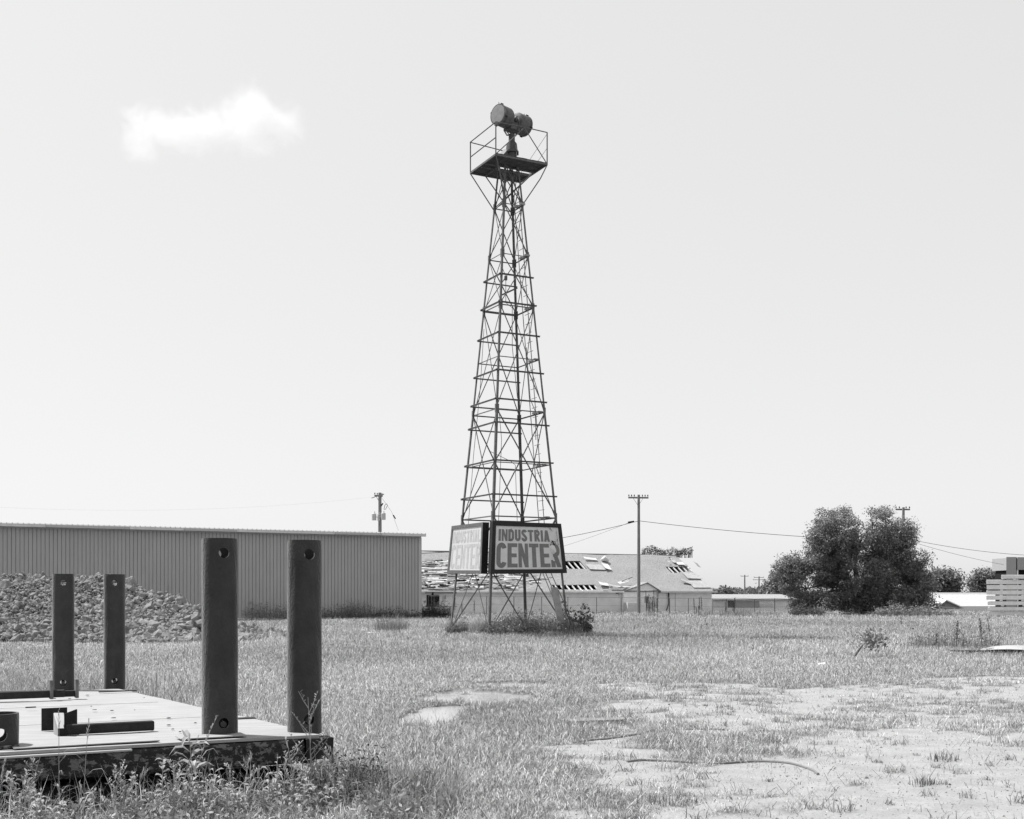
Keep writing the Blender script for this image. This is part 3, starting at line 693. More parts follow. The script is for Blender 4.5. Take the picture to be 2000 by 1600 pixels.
def glyph(ch, w, h, t):
    """strokes as quads in a w x h cell; horizontals of thickness th"""
    th = t*.8; q = []
    V_ = lambda x: [[(x-t/2, 0), (x+t/2, 0), (x+t/2, h), (x-t/2, h)]]
    Hh = lambda y, x0, x1: [[(x0, y-th/2), (x1, y-th/2), (x1, y+th/2), (x0, y+th/2)]]
    def D_(x0, y0, x1, y1, tt): return [[(x0-tt/2, y0), (x0+tt/2, y0), (x1+tt/2, y1), (x1-tt/2, y1)]]
    if ch == 'I': q = V_(w/2)
    elif ch == 'N': t = t*.80; q = V_(t/2)+V_(w-t/2)+D_(w-t*.55, 0, t*.55, h, t*1.1)
    elif ch == 'T': q = V_(w/2)+Hh(h-th/2, 0, w)
    elif ch == 'E': q = V_(t/2)+Hh(h-th/2, t/2, w)+Hh(h/2, t/2, w*.93)+Hh(th/2, t/2, w)
    elif ch == 'L': q = V_(t/2)+Hh(th/2, t/2, w)
    elif ch == 'A': q = D_(t*.5, 0, w/2-t*.08, h, t)+D_(w-t*.5, 0, w/2+t*.08, h, t)+Hh(h*.27, w*.25, w*.75)
    elif ch == 'U': q = ribbon([(t/2, h)]+arc(w/2, w/2, w/2-t/2, w/2-t/2, 180, 360)+[(w-t/2, h)], t)
    elif ch == 'D': q = V_(t/2)+ribbon([(t/2, h-th/2), (w*.45, h-th/2)]+arc(w*.45, h-h*.3, w*.55-t/2, h*.3-th/2, 90, 0, 8)+arc(w*.45, h*.3, w*.55-t/2, h*.3-th/2, 0, -90, 8)+[(t/2, th/2)], t*.92)
    elif ch == 'R': q = V_(t/2)+ribbon([(t/2, h-th/2), (w*.5, h-th/2)]+arc(w*.5, h*.73, w*.5-t/2, h*.27-th/2, 90, -90, 10)+[(t/2, h*.46+th/2)], t*.9)+D_(w-t*.5, 0, w*.45, h*.5, t*1.05)
    elif ch == 'C': q = ribbon(arc(w/2, h-w*.5, w/2-t/2, w*.5-th/2, 8, 180)+arc(w/2, w*.5, w/2-t/2, w*.5-th/2, 180, 352), t)
    elif ch == 'S': q = ribbon(arc(w/2, h*.74, w/2-t/2, h*.26-th/2, 15, 215, 12)+arc(w/2, h*.26, w/2-t/2, h*.26-th/2, 40, -195, 14), t)
    return q
def sign(corners, out, label, face_m, let_m, frame_m, depth, fw, damage):
    """corners: bottom left, bottom right, top right, top left of the outer frame on the front plane"""
    bl, br, tr, tl = corners; root = empty('sign_box', (bl+br)/2, label, 'sign')
    back = -out*depth; L = lambda s, t: (bl.lerp(br, s)).lerp(tl.lerp(tr, s), t)
    W_ = (br-bl).length; H_ = (tl-bl).length; fs, ft = fw/W_, fw/H_
    b = MB(); mid = [L(0, 0), L(1, 0), L(1, 1), L(0, 1)]; inn = [L(fs, ft), L(1-fs, ft), L(1-fs, 1-ft), L(fs, 1-ft)]
    vs = mid+inn+[p+back for p in mid]+[p-out*.03 for p in inn]
    fsx = []
    for i in range(4):
        j = (i+1) % 4; fsx += [(i, j, 4+j, 4+i), (4+i, 4+j, 12+j, 12+i), (j, i, 8+i, 8+j)]
    fsx.append((8, 11, 10, 9)); b.add(vs, fsx); b.build('frame', frame_m, root)
    # face: thin slab, slightly dished where the vinyl has bulged
    n = 24; m = MB()
    for j in range(n+1):
        for i in range(n+1):
            p = L(fs+(1-2*fs)*i/n, ft+(1-2*ft)*j/n); s, t = i/n, j/n
            bu = 0
            if damage: bu = .045*math.exp(-(((s-.90)/.07)**2+((t-.42)/.20)**2))+.03*math.exp(-(((s-.92)/.05)**2+((t-.80)/.12)**2))
            m.v.append(tuple(p-out*(.026-bu)))
    for j in range(n):
        for i in range(n): q = j*(n+1)+i; m.f.append((q, q+1, q+n+2, q+n+1)); m.mi.append(0)
    pan = m.build('panel', face_m, root, smooth=True)
    ex = (br-bl).normalized(); iw = (1-2*fs); 
    def place(ch_str, s0, s1, t0, t1, gap, wt, skip=()):
        lm = MB(); total = len(ch_str); wid = {'I': .42}; ws = [wid.get(c, 1.0) for c in ch_str]; tot = sum(ws)+gap*(total-1)
        x = s0; k = 0; unit = (s1-s0)/tot; Hh = (t1-t0)
        for ci, (c, wq) in enumerate(zip(ch_str, ws)):
            cw = wq*unit
            if ci not in skip:
                cell_w = cw*W_*iw; cell_h = Hh*H_*(1-2*ft)
                for qd in glyph(c, cell_w, cell_h, wt*unit*W_*iw):
                    k += 1; pts = []
                    for (gx, gy) in qd:
                        s = x+gx/(W_*iw); t = t0+gy/(H_*(1-2*ft))
                        bu = 0
                        if damage: bu = .045*math.exp(-(((s-.90)/.07)**2+((t-.42)/.20)**2))+.03*math.exp(-(((s-.92)/.05)**2+((t-.80)/.12)**2))
                        pts.append(L(fs+iw*s, ft+(1-2*ft)*t)-out*(.026-bu-.003-.0006*(k % 5)))
                    lm.add(pts, [(0, 1, 2, 3)])
            x += cw+gap*unit
        lm.build('lettering', let_m, pan)
    return place, L, root, fs, ft, pan
def signs():
    nrm = -V; p0 = Vector((-.755, 43.35, 0))-V*.14
    c = [ray_plane(x, y, p0, nrm) for x, y in ((958.5, 1121), (1107.6, 1119.5), (1096, 1023), (962.5, 1018))]
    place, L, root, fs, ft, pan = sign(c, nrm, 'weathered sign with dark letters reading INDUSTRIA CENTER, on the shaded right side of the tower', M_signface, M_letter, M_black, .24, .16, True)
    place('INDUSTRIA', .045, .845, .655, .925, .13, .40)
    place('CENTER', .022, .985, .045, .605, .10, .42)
    # peeled, bulged patch hiding the top of the R and the last letter
    m = MB(); cx, cy = .872, .475; k = 26; ring = []
    for i in range(k):
        a = 2*math.pi*i/k; s = cx+.040*math.cos(a)*(1+.08*math.sin(3*a)); t = cy+.115*math.sin(a); ring.append((s, t))
    for i in range(12): pass
    def surf(s, t, e):
        bu = .045*math.exp(-(((s-.90)/.07)**2+((t-.42)/.20)**2))+.03*math.exp(-(((s-.92)/.05)**2+((t-.80)/.12)**2))
        return L(fs+(1-2*fs)*s, ft+(1-2*ft)*t)+V*(.026-bu-e)
    rs = [surf(cx, cy, .05)]
    for f_, e in ((.5, .045), (1.0, .008)): rs += [surf(cx+(s-cx)*f_, cy+(t-cy)*f_, e) for s, t in ring]
    fcs = [(0, 1+i, 1+(i+1) % k) for i in range(k)]+[(1+i, 1+k+i, 1+k+(i+1) % k, 1+(i+1) % k) for i in range(k)]
    m.add(rs, fcs); m.build('blister', M_signface, pan, smooth=True)
    random.seed(11); m = MB()
    for (s, t, w_, h_) in ((.875, .655, .030, .035), (.885, .62, .022, .05), (.905, .66, .02, .012), (.865, .68, .014, .012), (.955, .70, .010, .05), (.962, .60, .008, .03), (.90, .585, .016, .018), (.86, .63, .01, .02)):
        k = 9; ct = [surf(s+w_*.6*math.cos(6.283*i/k)*random.uniform(.5, 1.2), t+h_*.8*math.sin(6.283*i/k)*random.uniform(.5, 1.2), .056) for i in range(k)]
        m.add(ct, [tuple(range(k))])
    m.build('torn_hole', M_dark, pan)
    m = MB()
    for (s0, t0, s1, t1, w_) in ((.845, .985, .89, .90, .03), (.955, .93, .958, .55, .008)): m.add([surf(s0, t0, .034), surf(s0+w_, t0, .034), surf(s1+.005, t1, .034), surf(s1, t1, .034)], [(0, 1, 2, 3)])
    m.build('peeled_strip', M_steel_lt, pan)
    nrm = -U; p0 = tcor(0, 3.0)-U*.14
    c = [ray_plane(x, y, p0, nrm) for x, y in ((873, 1120), (939.4, 1121), (943, 1020), (882, 1027.6))]
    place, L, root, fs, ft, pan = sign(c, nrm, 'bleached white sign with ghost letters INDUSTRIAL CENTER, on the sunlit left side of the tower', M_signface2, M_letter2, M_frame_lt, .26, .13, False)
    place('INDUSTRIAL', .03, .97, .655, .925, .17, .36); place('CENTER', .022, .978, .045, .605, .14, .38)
    b = MB(); bl, br, tr, tl = c; e = U*.265; x = -V*.004
    b.hexa([br+x, br+e+x, br+e+x-V*.004, br+x-V*.004, tr+x, tr+e+x, tr+e+x-V*.004, tr+x-V*.004]); b.build('end_plate', M_black, root)
signs()

# ------------------------------------------------------------------ ruined house
def house():
    R0 = Vector((18.1, 106.7, 0)); HE, HR, DP, LN = 1.86, 5.20, 5.2, 34.0
    root = empty('ruined_house', R0, 'long derelict white house whose shingle roof is torn open to the rafters', 'house')
    def h(a, d, z): p = R0-U*a+V*d; return Vector((p.x, p.y, z))
    def wa(px): k = (px-1000)/F; return (18.1-R0.y*k)/(U.x-U.y*k)
    def wz(px, py): return EYE-(py-YH)/F*(R0.y-U.y*wa(px))
    sl0 = h(0, -.45, HE-.05); sdir = (h(0, DP, HR)-sl0); sn = (-U).cross(sdir).normalized()
    if sn.z < 0: sn = -sn
    SL = sdir.length; sd_ = sdir.normalized()
    def rat(px, py):
        p = ray_plane(px, py, sl0, sn)-sl0; return -p.dot(U), p.dot(sd_)
    def rp(a, t, dz=0.0): return sl0-U*a+sd_*t+sn*dz
    # walls
    def wallrect(a0, a1, z0, z1, m, name='wall', pr=.0, parent=root, th=.1):
        b = MB(); b.obox(h(a0, -pr, z0), -U*(a1-a0), V*th, Z*(z1-z0)); return b.build(name, m, parent)
    wallrect(0, wa(1280), -.1, HE+.1, M_greywall); wallrect(wa(1213), wa(1105), -.1, HE+.1, M_greywall, pr=.002)
    wallrect(wa(1105), LN, -.1, HE+.1, M_siding, pr=.004)
    # gabled porch wall in front
    g0, g1, ga = wa(1279), wa(1213), wa(1259); pr = .35
    b = MB(); zt = wz(1258, 1139.5)
    pl = [(g0, -.1), (g1, -.1), (g1, HE-.1), (ga, zt), (g0, HE+.15)]
    fr = [h(a, -pr, z) for a, z in pl]; bk = [h(a, -.01, z) for a, z in pl]; n = len(pl)
    b.add(fr+bk, [tuple(range(n)), tuple(reversed(range(n, 2*n)))]+[(i, i+n, (i+1) % n+n, (i+1) % n) for i in range(n)]); pw_ = b.build('porch_gable', M_siding, root)
    z = .15
    while z < zt-.3:
        f = max(0, (z-HE)/(zt-HE)); a0 = g0+(ga-g0)*f+.05; a1 = g1+(ga-g1)*f-.05
        c = MB(); c.obox(h(a0, -pr-.012, z), -U*(a1-a0), V*.011, Z*.02); c.build('siding_board', M_greywall, pw_); z += .24
    for (aa, zz) in ((g0-.55, HE-.18), (g1+.5, HE-.25)):
        c = MB(); c.hexa([h(ga, -pr-.12, zt), h(aa, -pr-.12, zz), h(aa, 2.2, zz), h(ga, 2.2, zt), h(ga, -pr-.12, zt+.09), h(aa, -pr-.12, zz+.09), h(aa, 2.2, zz+.09), h(ga, 2.2, zt+.09)]); c.build('porch_roof', M_roof, root)
    # gable end walls, back wall, added dark loft plane
    for a in (.05, LN-.05):
        b = MB(); v = [h(a, 0, -.1), h(a, 2*DP, -.1), h(a, 2*DP, HE), h(a, DP, HR-.1), h(a, 0, HE)]; w2 = [p-U*.08 for p in v]
        b.add(v+w2, [(4, 3, 2, 1, 0), (5, 6, 7, 8, 9)]); b.build('end_wall', M_siding, root)
    b = MB(); b.obox(h(0, 2*DP, -.1), -U*LN, V*.1, Z*(HE+.1)); b.build('wall', M_siding, root)
    b = MB(); b.obox(h(.1, .12, HE-.35), -U*(LN-.2), V*(2*DP-.2), Z*.03); b.build('added_dark_plane', M_dark, root)  # near-black plane added under the roof to keep the holes dark
    b = MB(); b.hexa([h(-.25, DP, HR), h(LN, DP, HR), h(LN, 2*DP+.4, HE-.1), h(-.25, 2*DP+.4, HE-.1)]+[h(-.25, DP, HR+.06), h(LN, DP, HR+.06), h(LN, 2*DP+.4, HE-.04), h(-.25, 2*DP+.4, HE-.04)]); b.build('roof', M_roof, root)
    # front slope with holes
    holes = []
    for q in ([(1080, 1096.5), (1103, 1096.5), (1134, 1097), (1145, 1111.5), (1109, 1111.5), (1084, 1110)], [(1078, 1142.5), (1164, 1142.5), (1168.5, 1152), (1084, 1152)],
              [(1301, 1107), (1345, 1106), (1350, 1115), (1335, 1117), (1320, 1119), (1312, 1118)], [(1304, 1087.5), (1311, 1087.8), (1313.5, 1093.5), (1309, 1093.3)]):
        holes.append([rat(*p) for p in q])
    def inside(x, y, poly):
        c = False; n = len(poly)
        for i in range(n):
            x1, y1 = poly[i]; x2, y2 = poly[(i+1) % n]
            if (y1 > y) != (y2 > y) and x < (x2-x1)*(y-y1)/(y2-y1)+x1: c = not c
        return c
    mb = MB(); ca, ct = .14, .14; na, ntt = int((LN+.3)/ca), int(SL/ct); ct = SL/ntt
    rr = np.random.default_rng(2); ok = np.ones((na, ntt), bool)
    for i in range(na):
        for j in range(ntt):
            a, t = -.25+(i+.5)*ca, (j+.5)*ct
            for q in holes:
                if inside(a, t, q): ok[i, j] = False
            if a < .25-.22+.25*float(vn(np.array(t*1.3), np.array(3.0), 8)): ok[i, j] = False
    fcs = [];
    A, T = np.meshgrid(np.arange(na+1), np.arange(ntt+1), indexing='ij')
    aa = -.25+A*ca; tt = T*ct; sag = (fbm(aa/3, tt/2, 14, 3)-.5)*.16
    for i in range(na+1):
        for j in range(ntt+1): mb.v.append(tuple(rp(aa[i, j], tt[i, j], sag[i, j])))
    NN = len(mb.v)
    mb.v += [tuple(Vector(p)-sn*.05) for p in mb.v]
    I = lambda i, j: i*(ntt+1)+j
    for i in range(na):
        for j in range(ntt):
            if not ok[i, j]: continue
            c = [I(i, j), I(i, j+1), I(i+1, j+1), I(i+1, j)]; mb.f.append(tuple(c)); mb.f.append(tuple(NN+x for x in reversed(c)))
            for (di, dj, e) in ((-1, 0, (c[0], c[1])), (1, 0, (c[2], c[3])), (0, -1, (c[3], c[0])), (0, 1, (c[1], c[2]))):
                ii, jj = i+di, j+dj
                if ii < 0 or jj < 0 or ii >= na or jj >= ntt or not ok[ii, jj]: mb.f.append((e[1], e[0], NN+e[0], NN+e[1]))
    mb.mi = [0]*len(mb.f); roof = mb.build('roof', M_roof, root)
    # rafters under the holes
    for q in holes:
        a0 = min(x for x, _ in q); a1 = max(x for x, _ in q); t0 = min(y for _, y in q)-.3; t1 = max(y for _, y in q)+.3; a = a0+.1
        while a < a1: b = MB(); b.obox(rp(a, t0, -.14), -U*.075, sd_*(t1-t0), sn*.10); b.build('rafter', M_white, roof); a += .56
    # loose sheets, patches and boards on the slope
    random.seed(21)
    def sheet(px, py, w_, l_, m=M_paper, lift=.05, rot=0, curl=.0, name='loose_sheet'):
        a, t = rat(px, py); c, s = math.cos(rot), math.sin(rot); b = MB(); k = 5; vs = []
        for lay in (0, 1):
            for i in range(k+1):
                for j in range(2):
                    x = (i/k-.5)*w_; y = (j-.5)*l_; xx = a+x*c-y*s; yy = t+x*s+y*c
                    vs.append(rp(xx, yy, lift+.02*lay+.05+curl*(i/k)**2+random.uniform(0, .03)*(1-lay)*0))
        fs = []
        for i in range(k): fs += [(2*i, 2*i+2, 2*i+3, 2*i+1), (12+2*i, 12+2*i+1, 12+2*i+3, 12+2*i+2)]
        fs += [(0, 1, 13, 12), (10, 22, 23, 11)]
        for i in range(k): fs += [(2*i, 12+2*i, 14+2*i, 2*i+2), (2*i+1, 2*i+3, 15+2*i, 13+2*i)]
        b.add(vs, fs); return b.build(name, m, roof)
    sheet(1152, 1094, 1.3, .35, M_white, .06, .05, .1); sheet(1163, 1110, 1.7, .9, M_paper, .05, 0, .05); sheet(1183, 1110, .7, 1.0, M_white, .10, .1, .12)
    sheet(1328, 1103, .8, .5, M_white, .08); sheet(1316, 1099, .4, .5, M_paper, .08); sheet(1352, 1126, 1.6, 1.1, M_paper, .03, .05); sheet(1365, 1143, 1.9, 1.2, M_paper, .03)
    sheet(1340, 1139, 1.1, .4, M_paper, .05, .5, .15); sheet(1360, 1106, .5, .8, M_roof, .06, .1, .2); sheet(1178, 1144, .9, .5, M_white, .08, .1, .1)
    sheet(1302, 1100, .5, .15, M_white, .12, .4, .25); sheet(1215, 1144, 1.6, .3, M_white, .30, -.45, .1); sheet(1222, 1140, 1.7, .06, M_beam2, .38, -.45); sheet(1202, 1150, 1.5, .35, M_paper, .16, .2, .1)
    sheet(1219, 1151.5, 1.5, .12, M_white, .22, .05); sheet(1190, 1153, .8, .2, M_roof, .16, -.6, -.3); sheet(1180, 1154, .6, .15, M_wood, .1, .8, -.4)
    b = MB(); a, t = rat(1179, 1096); b.tube([rp(a+.3, t, .1), rp(a, t, .28), rp(a-.35, t-.2, .1)], [.10, .26, .12], 8); b.build('blown_sheet', M_white, roof, smooth=True)
    # shredded strips over the left part
    sb = MB(); rr = random.Random(5)
    for k in range(900):
        px = rr.uniform(815, 1075); py = rr.uniform(1098, 1152)
        if px > 960 and rr.random() < (px-960)/115: continue
        a, t = rat(px, py); w_ = rr.uniform(.12, 1.1)*rr.choice([1, 1, 1.8]); l_ = rr.uniform(.03, .20); lf = rr.uniform(.05, .14); cu = rr.uniform(-.02, .10); rot = rr.uniform(-.06, .06)
        j_ = lambda q: rr.uniform(-q, q)
        p = [rp(a+j_(.1), t+j_(.03), lf), rp(a+w_+j_(.12), t+rot+j_(.05), lf+cu*.3), rp(a+w_+j_(.12), t+l_+rot+j_(.05), lf+.01), rp(a+j_(.1), t+l_+j_(.04), lf+cu)]
        sb.add(p+[x-sn*.012 for x in p], [(0, 3, 2, 1), (4, 5, 6, 7), (0, 1, 5, 4), (2, 3, 7, 6), (1, 2, 6, 5), (3, 0, 4, 7)], rr.choice([0, 0, 0, 1, 1, 2, 3]))
    o = sb.build('torn_roofing', None, roof, mats=[M_white, M_paper, M_roof, M_dark]); o['kind'] = 'stuff'
    # eaves
    for a0, a1 in ((0-.3, wa(1285)), (wa(1213), LN)):
        b = MB(); b.obox(h(a0, -.50, HE-.15), -U*(a1-a0), V*.05, Z*.13); b.build('fascia', M_white if a0 < 5 else M_siding, root)
        b = MB(); b.obox(h(a0, -.45, HE-.15), -U*(a1-a0), V*.45, Z*.02); b.build('soffit', M_siding, root)
    b = MB(); b.tube([h(wa(1304.5), -.12, HE-.15), h(wa(1304.5), -.12, .75), h(wa(1297), -.35, .1)], .055, 8); b.build('downspout', M_beam, root)
    for px in (1319, 1307): c = MB(); a = wa(px); c.obox(h(a, -.012, 0), -U*.03, V*.011, Z*HE); c.build('wall_seam', M_beam, root)
    def win(x0, x1, y0, y1, m, name='window', pr=0.0, frame=True):
        a0, a1 = wa(x1), wa(x0); z0, z1 = wz((x0+x1)/2, y1), wz((x0+x1)/2, y0)
        b = MB(); b.obox(h(a0, -pr-.03, z0), -U*(a1-a0), V*.028, Z*(z1-z0)); o = b.build(name, m, root)
        if frame:
            b = MB(); e = .06; P0 = h(a0-e, -pr-.05, z0-e); w_ = a1-a0+2*e; q = z1-z0+2*e
            b.obox(P0, -U*w_, V*.05, Z*e); b.obox(P0+Z*(q-e), -U*w_, V*.05, Z*e); b.obox(P0+Z*e, -U*e, V*.05, Z*(q-2*e)); b.obox(P0-U*(w_-e)+Z*e, -U*e, V*.05, Z*(q-2*e)); b.build('frame', M_greywall, o)
        return o
    win(1253.5, 1261, 1165, 1177.5, M_brick, pr=pr); win(956, 970, 1160, 1177, M_greywall); win(955.5, 959.5, 1180, 1198, M_steel, 'door', frame=False)
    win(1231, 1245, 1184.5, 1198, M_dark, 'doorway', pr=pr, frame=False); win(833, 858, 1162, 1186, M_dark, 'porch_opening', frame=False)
    win(841, 848, 1163, 1186, M_steel, 'board', pr=.04, frame=False); win(864, 870.5, 1165, 1176, M_white, 'notice', pr=.0, frame=False)
    # the 2 on the notice
    a, z = wa(867.6), wz(867, 1168.8); sc = .22; g = [(.1, .75), (.3, 1), (.7, 1), (.9, .75), (.1, .05), (.95, .05)]
    b = MB(); o = h(a, -.075, z)
    for (x0, y0), (x1, y1) in zip(g[:-1], g[1:]):
        p0 = o+U*(x0*sc*.6)+Z*(y0*sc); p1 = o+U*(x1*sc*.6)+Z*(y1*sc); d = (p1-p0).normalized(); n = d.cross(V).normalized()*.018; b.add([p0-n, p1-n, p1+n, p0+n], [(0, 1, 2, 3)])
    b.build('numeral', M_dark, root)
    b = MB(); a = wa(832); b.obox(h(a, -1.2, -.1), U*.14, V*.14, Z*1.85); b.build('porch_post', M_dark, root)
    b = MB(); b.obox(h(wa(880), -1.2, .55), -U*(wa(818)-wa(880)), V*.05, Z*.06); b.obox(h(wa(880), -1.2, 1.62), -U*(wa(818)-wa(880)), V*.1, Z*.14); b.build('porch_rail', M_wood, root)
    # white cabinet beside the porch
    t = MB(); a0, a1 = wa(1231), wa(1211); t.obox(h(a0, -1.25, .0), -U*(a1-a0), V*.7, Z*.84)
    o = t.build('appliance', M_white, None, bevel=.03); tag(o, 'small white cabinet standing by the doorway of the derelict house', 'cabinet')
    return h, wa, wz
HH, HWA, HWZ = house()

# ------------------------------------------------------------------ dirt heap
def dirt_pile():
    rng = np.random.default_rng(8)
    prof = [(-700, 1150), (-400, 1125), (-200, 1130), (0, 1126), (30, 1118), (60, 1127), (85, 1121), (105, 1128), (150, 1127), (195, 1121), (215, 1127), (235, 1134), (262, 1138), (280, 1150), (300, 1163), (318, 1156), (335, 1168), (352, 1172), (365, 1186), (385, 1192), (400, 1200), (420, 1225), (440, 1238), (500, 1244), (530, 1262)]
    px_, py_ = np.array([p[0] for p in prof]), np.array([p[1] for p in prof]); YC = 42.0
    ext = 460; nx, ny = 620, 210
    X = np.linspace(-30, -8.2, nx)[None, :].repeat(ny, 0); Y = np.linspace(36.6, 50, ny)[:, None].repeat(nx, 1)
    crest = np.interp(1000+F*X/YC, px_, py_); hc = np.maximum(EYE-(crest-YH)/F*YC, 0)
    toe = 37.6+.5*(fbm(X/1.2, Y*0, 3)-.5)*2 + np.maximum(0, (1000+F*X/40-390))/90*1.2
    f = np.where(Y < YC, (Y-toe)/(YC-toe), 1-(Y-YC)/7.5); f = np.clip(f, -.2, 1)
    h = hc*np.sign(f)*np.abs(f)**.82
    rough = ss(f, 0, .12)
    def bill(x, y, s): return np.abs(vn(x, y, s)*2-1)
    h = h + rough*((bill(X/.8, Y/.8, 2)-.5)*.46+(bill(X/.33, Y/.33, 4)-.5)*.30+(bill(X/.16, Y/.16, 6)-.5)*.17+(vn(X/.07, Y/.07, 7)-.5)*.10)
    h = np.where(f <= 0, -.3, h)
    v = np.stack([X+(vn(X/.2, Y/.2, 31)-.5)*.12, Y+(vn(X/.2, Y/.2, 32)-.5)*.12, h], -1).reshape(-1, 3)
    i = np.arange(nx*ny).reshape(ny, nx); q = np.stack([i[:-1, :-1], i[:-1, 1:], i[1:, 1:], i[1:, :-1]], -1).reshape(-1)
    parts = [(v, q, np.full((nx-1)*(ny-1), 4), np.zeros(len(v)))]
    bm = bmesh.new(); bmesh.ops.create_icosphere(bm, subdivisions=1, radius=1); bv = np.array([list(x.co) for x in bm.verts]); bf = np.array([[x.index for x in f.verts] for f in bm.faces]); bm.free()
    n = 52000; sz = np.clip(rng.lognormal(-3.55, .55, n), .010, .13)
    cx = rng.uniform(-30, -8.6, n); cf = rng.beta(1.0, 1.6, n); 
    c0 = np.interp(1000+F*cx/YC, px_, py_); hc0 = np.maximum(EYE-(c0-YH)/F*YC, 0)
    tx = 37.5+np.maximum(0, (1000+F*cx/40-390))/90*1.2; cy = tx+(YC-tx)*cf; cz = hc0*cf**.82+rng.uniform(-.12, .10, n)
    sz = sz*(1+.6*ss(cx, -18, -11))*np.where(cf < .15, 1.3, 1)
    big = rng.integers(0, n, 240); sz[big] = rng.uniform(.08, .17, 240)
    ex = [(-10.72, 40.0, .80, .26), (-10.5, 39.8, .62, .24), (-10.85, 39.7, .5, .2), (-10.4, 39.9, .9, .17), (-10.4, 38.3, .15, .22), (-10.0, 38.1, .12, .18), (-9.3, 38.0, .08, .12)]
    V_ = []; Fa = []
    for k in range(n+len(ex)):
        if k < n: c = (cx[k], cy[k], cz[k]); s = sz[k]
        else: c = ex[k-n][:3]; s = ex[k-n][3]
        d = bv*(1+ (rng.uniform(-.35, .35, (len(bv), 1)))); A_ = rng.normal(size=(3, 3)); Q, _ = np.linalg.qr(A_); d = (d*rng.uniform(.75, 1.15, (1, 3)))@Q
        V_.append(d*s+np.array(c)); Fa.append(bf+k*len(bv))
    parts.append((np.concatenate(V_), np.concatenate(Fa).reshape(-1), np.full(len(bf)*(n+len(ex)), 3), np.zeros(len(bv)*(n+len(ex)))))
    vv, l, t, s = joinp(parts); o = np_mesh('dirt_pile', vv, l, t, M_clay, flat=True); tag(o, 'large heap of dug clay and clods in front of the grey warehouse wall', 'dirt heap')
dirt_pile()

# ------------------------------------------------------------------ utility poles and wires
def pole(px, Y, ytop, rad, label, arms=(), braces=True, ins=6, xf=False, group=None):
    b0 = Vector(((px-1000)/F*Y, Y, -.1)); top = EYE-(ytop-YH)/F*Y
    root = empty('utility_pole', b0, label, 'utility pole', group)
    b = MB(); b.tube([b0, b0+Z*(top*.5), Vector((b0.x, b0.y, top))], [rad, rad*.85, rad*.68], 14); b.build('pole', M_wood, root, smooth=False)
    for (yy, half, dirv) in arms:
        z = EYE-(yy-YH)/F*Y; c = Vector((b0.x, b0.y, z)); b = MB(); d = dirv.normalized(); n = d.cross(Z)
        b.cbox(c-n*(rad*.9), d*(2*half), n*.10, Z*.13); arm = b.build('crossarm', M_wood, root, bevel=.01)
        for k in range(ins):
            s = -1+2*k/(ins-1); 
            if abs(s) < .15: continue
            p = c-n*(rad*.9)+d*(half*.94*s)+Z*.06; i = MB(); i.tube([p, p+Z*.05, p+Z*.06, p+Z*.12, p+Z*.125, p+Z*.19], [.015, .015, .05, .055, .035, .04], 10); i.build('insulator', M_black, arm)
        if braces:
            for s in (-1, 1): i = MB(); i.bar(c+d*(half*.52*s)-n*(rad+.05), c-Z*(.95*half/1.2)-n*(rad+.02), .045, .02); i.build('arm_brace', M_steel, arm)
    return root, b0
r, b0 = pole(1247.5, 96, 966.5, .15, 'tall wooden utility pole with a crossarm in front of the derelict house', arms=((972, .84, Vector((1, .12, 0))),), ins=8)
pole(1764.5, 98, 991, .15, 'wooden utility pole rising behind the big dark tree, crossarm above its crown', arms=((995, .62, Vector((1, .1, 0))),), braces=False, ins=5)
r, b0 = pole(742, 102, 962.5, .20, 'wooden utility pole with transformers behind the warehouse roof', arms=((968.5, .45, Vector((.8, .9, 0))),), ins=4)
for px, yy, rr in ((730.5, 1010, .20), (748.5, 1009, .21), (739.5, 1011, .10)):
    c = P(px, yy, 101.6); b = MB(); b.tube([c-Z*.28, c+Z*.26, c+Z*.30], [rr, rr, rr*.8], 16); b.tube([c+Z*.3+Vector((.05, 0, 0)), c+Z*.48+Vector((.06, 0, 0))], .035, 8); b.cbox(P((px+742)/2, yy, 101.8), Vector((abs(px-742)/F*101, 0, 0)), V*.05, Z*.05)
    b.build('transformer', M_trim, r, bevel=.0)
b = MB(); b.tube([P(734, 970, 101.7), P(726, 973, 101.2)], .03, 6); b.build('fuse_arm', M_steel, r); b = MB(); b.tube([P(742, 970, 101.8), P(750, 965, 101.8)], .045, 6); b.build('fuse_arm', M_steel, r)
b = MB(); b.tube([P(744, 989, 101.8), P(748, 983, 101.8)], .06, 6); b.build('fuse_arm', M_black, r)
b = MB(); b.tube([P(750, 995, 102), P(751.5, 987, 102), P(755, 984, 102), P(757, 987, 102), P(753, 995, 102), P(750, 995, 102)], .025, 6); b.build('cutout', M_steel, r)
pole(1454.5, 300, 1123, .22, 'thin far utility pole with a small transformer, left of two', arms=((1125.5, 1.0, Vector((1, 0, 0))),), braces=False, ins=3)
pole(1482.5, 300, 1126, .22, 'thin far utility pole with two short crossarms, right of two', arms=((1128, 1.3, Vector((1, 0, 0))), (1132.5, 1.5, Vector((1, 0, 0)))), braces=False, ins=3)
def wire(pts, label, r=.016, m=M_wire, sag=0.0, name='power_line'):
    out = []
    for (a, b_) in zip(pts[:-1], pts[1:]):
        for k in range(14):
            t = k/14; p = a.lerp(b_, t); p.z -= sag*4*t*(1-t); out.append(p)
    out.append(pts[-1]); b = MB(); b.tube(out, r, 6); o = b.build(name, m); tag(o, label, 'cable'); return o
Ya = 96
wire([P(700, 1083, 88), P(1246, 1018, Ya)], 'dark overhead cable running left from the tall pole, passing behind the tower signs', .022, sag=.75)
wire([P(1000, 1095, 94), P(1232, 1019.5, Ya)], 'thin slack wire below the cable left of the tall pole', .010, sag=.2)
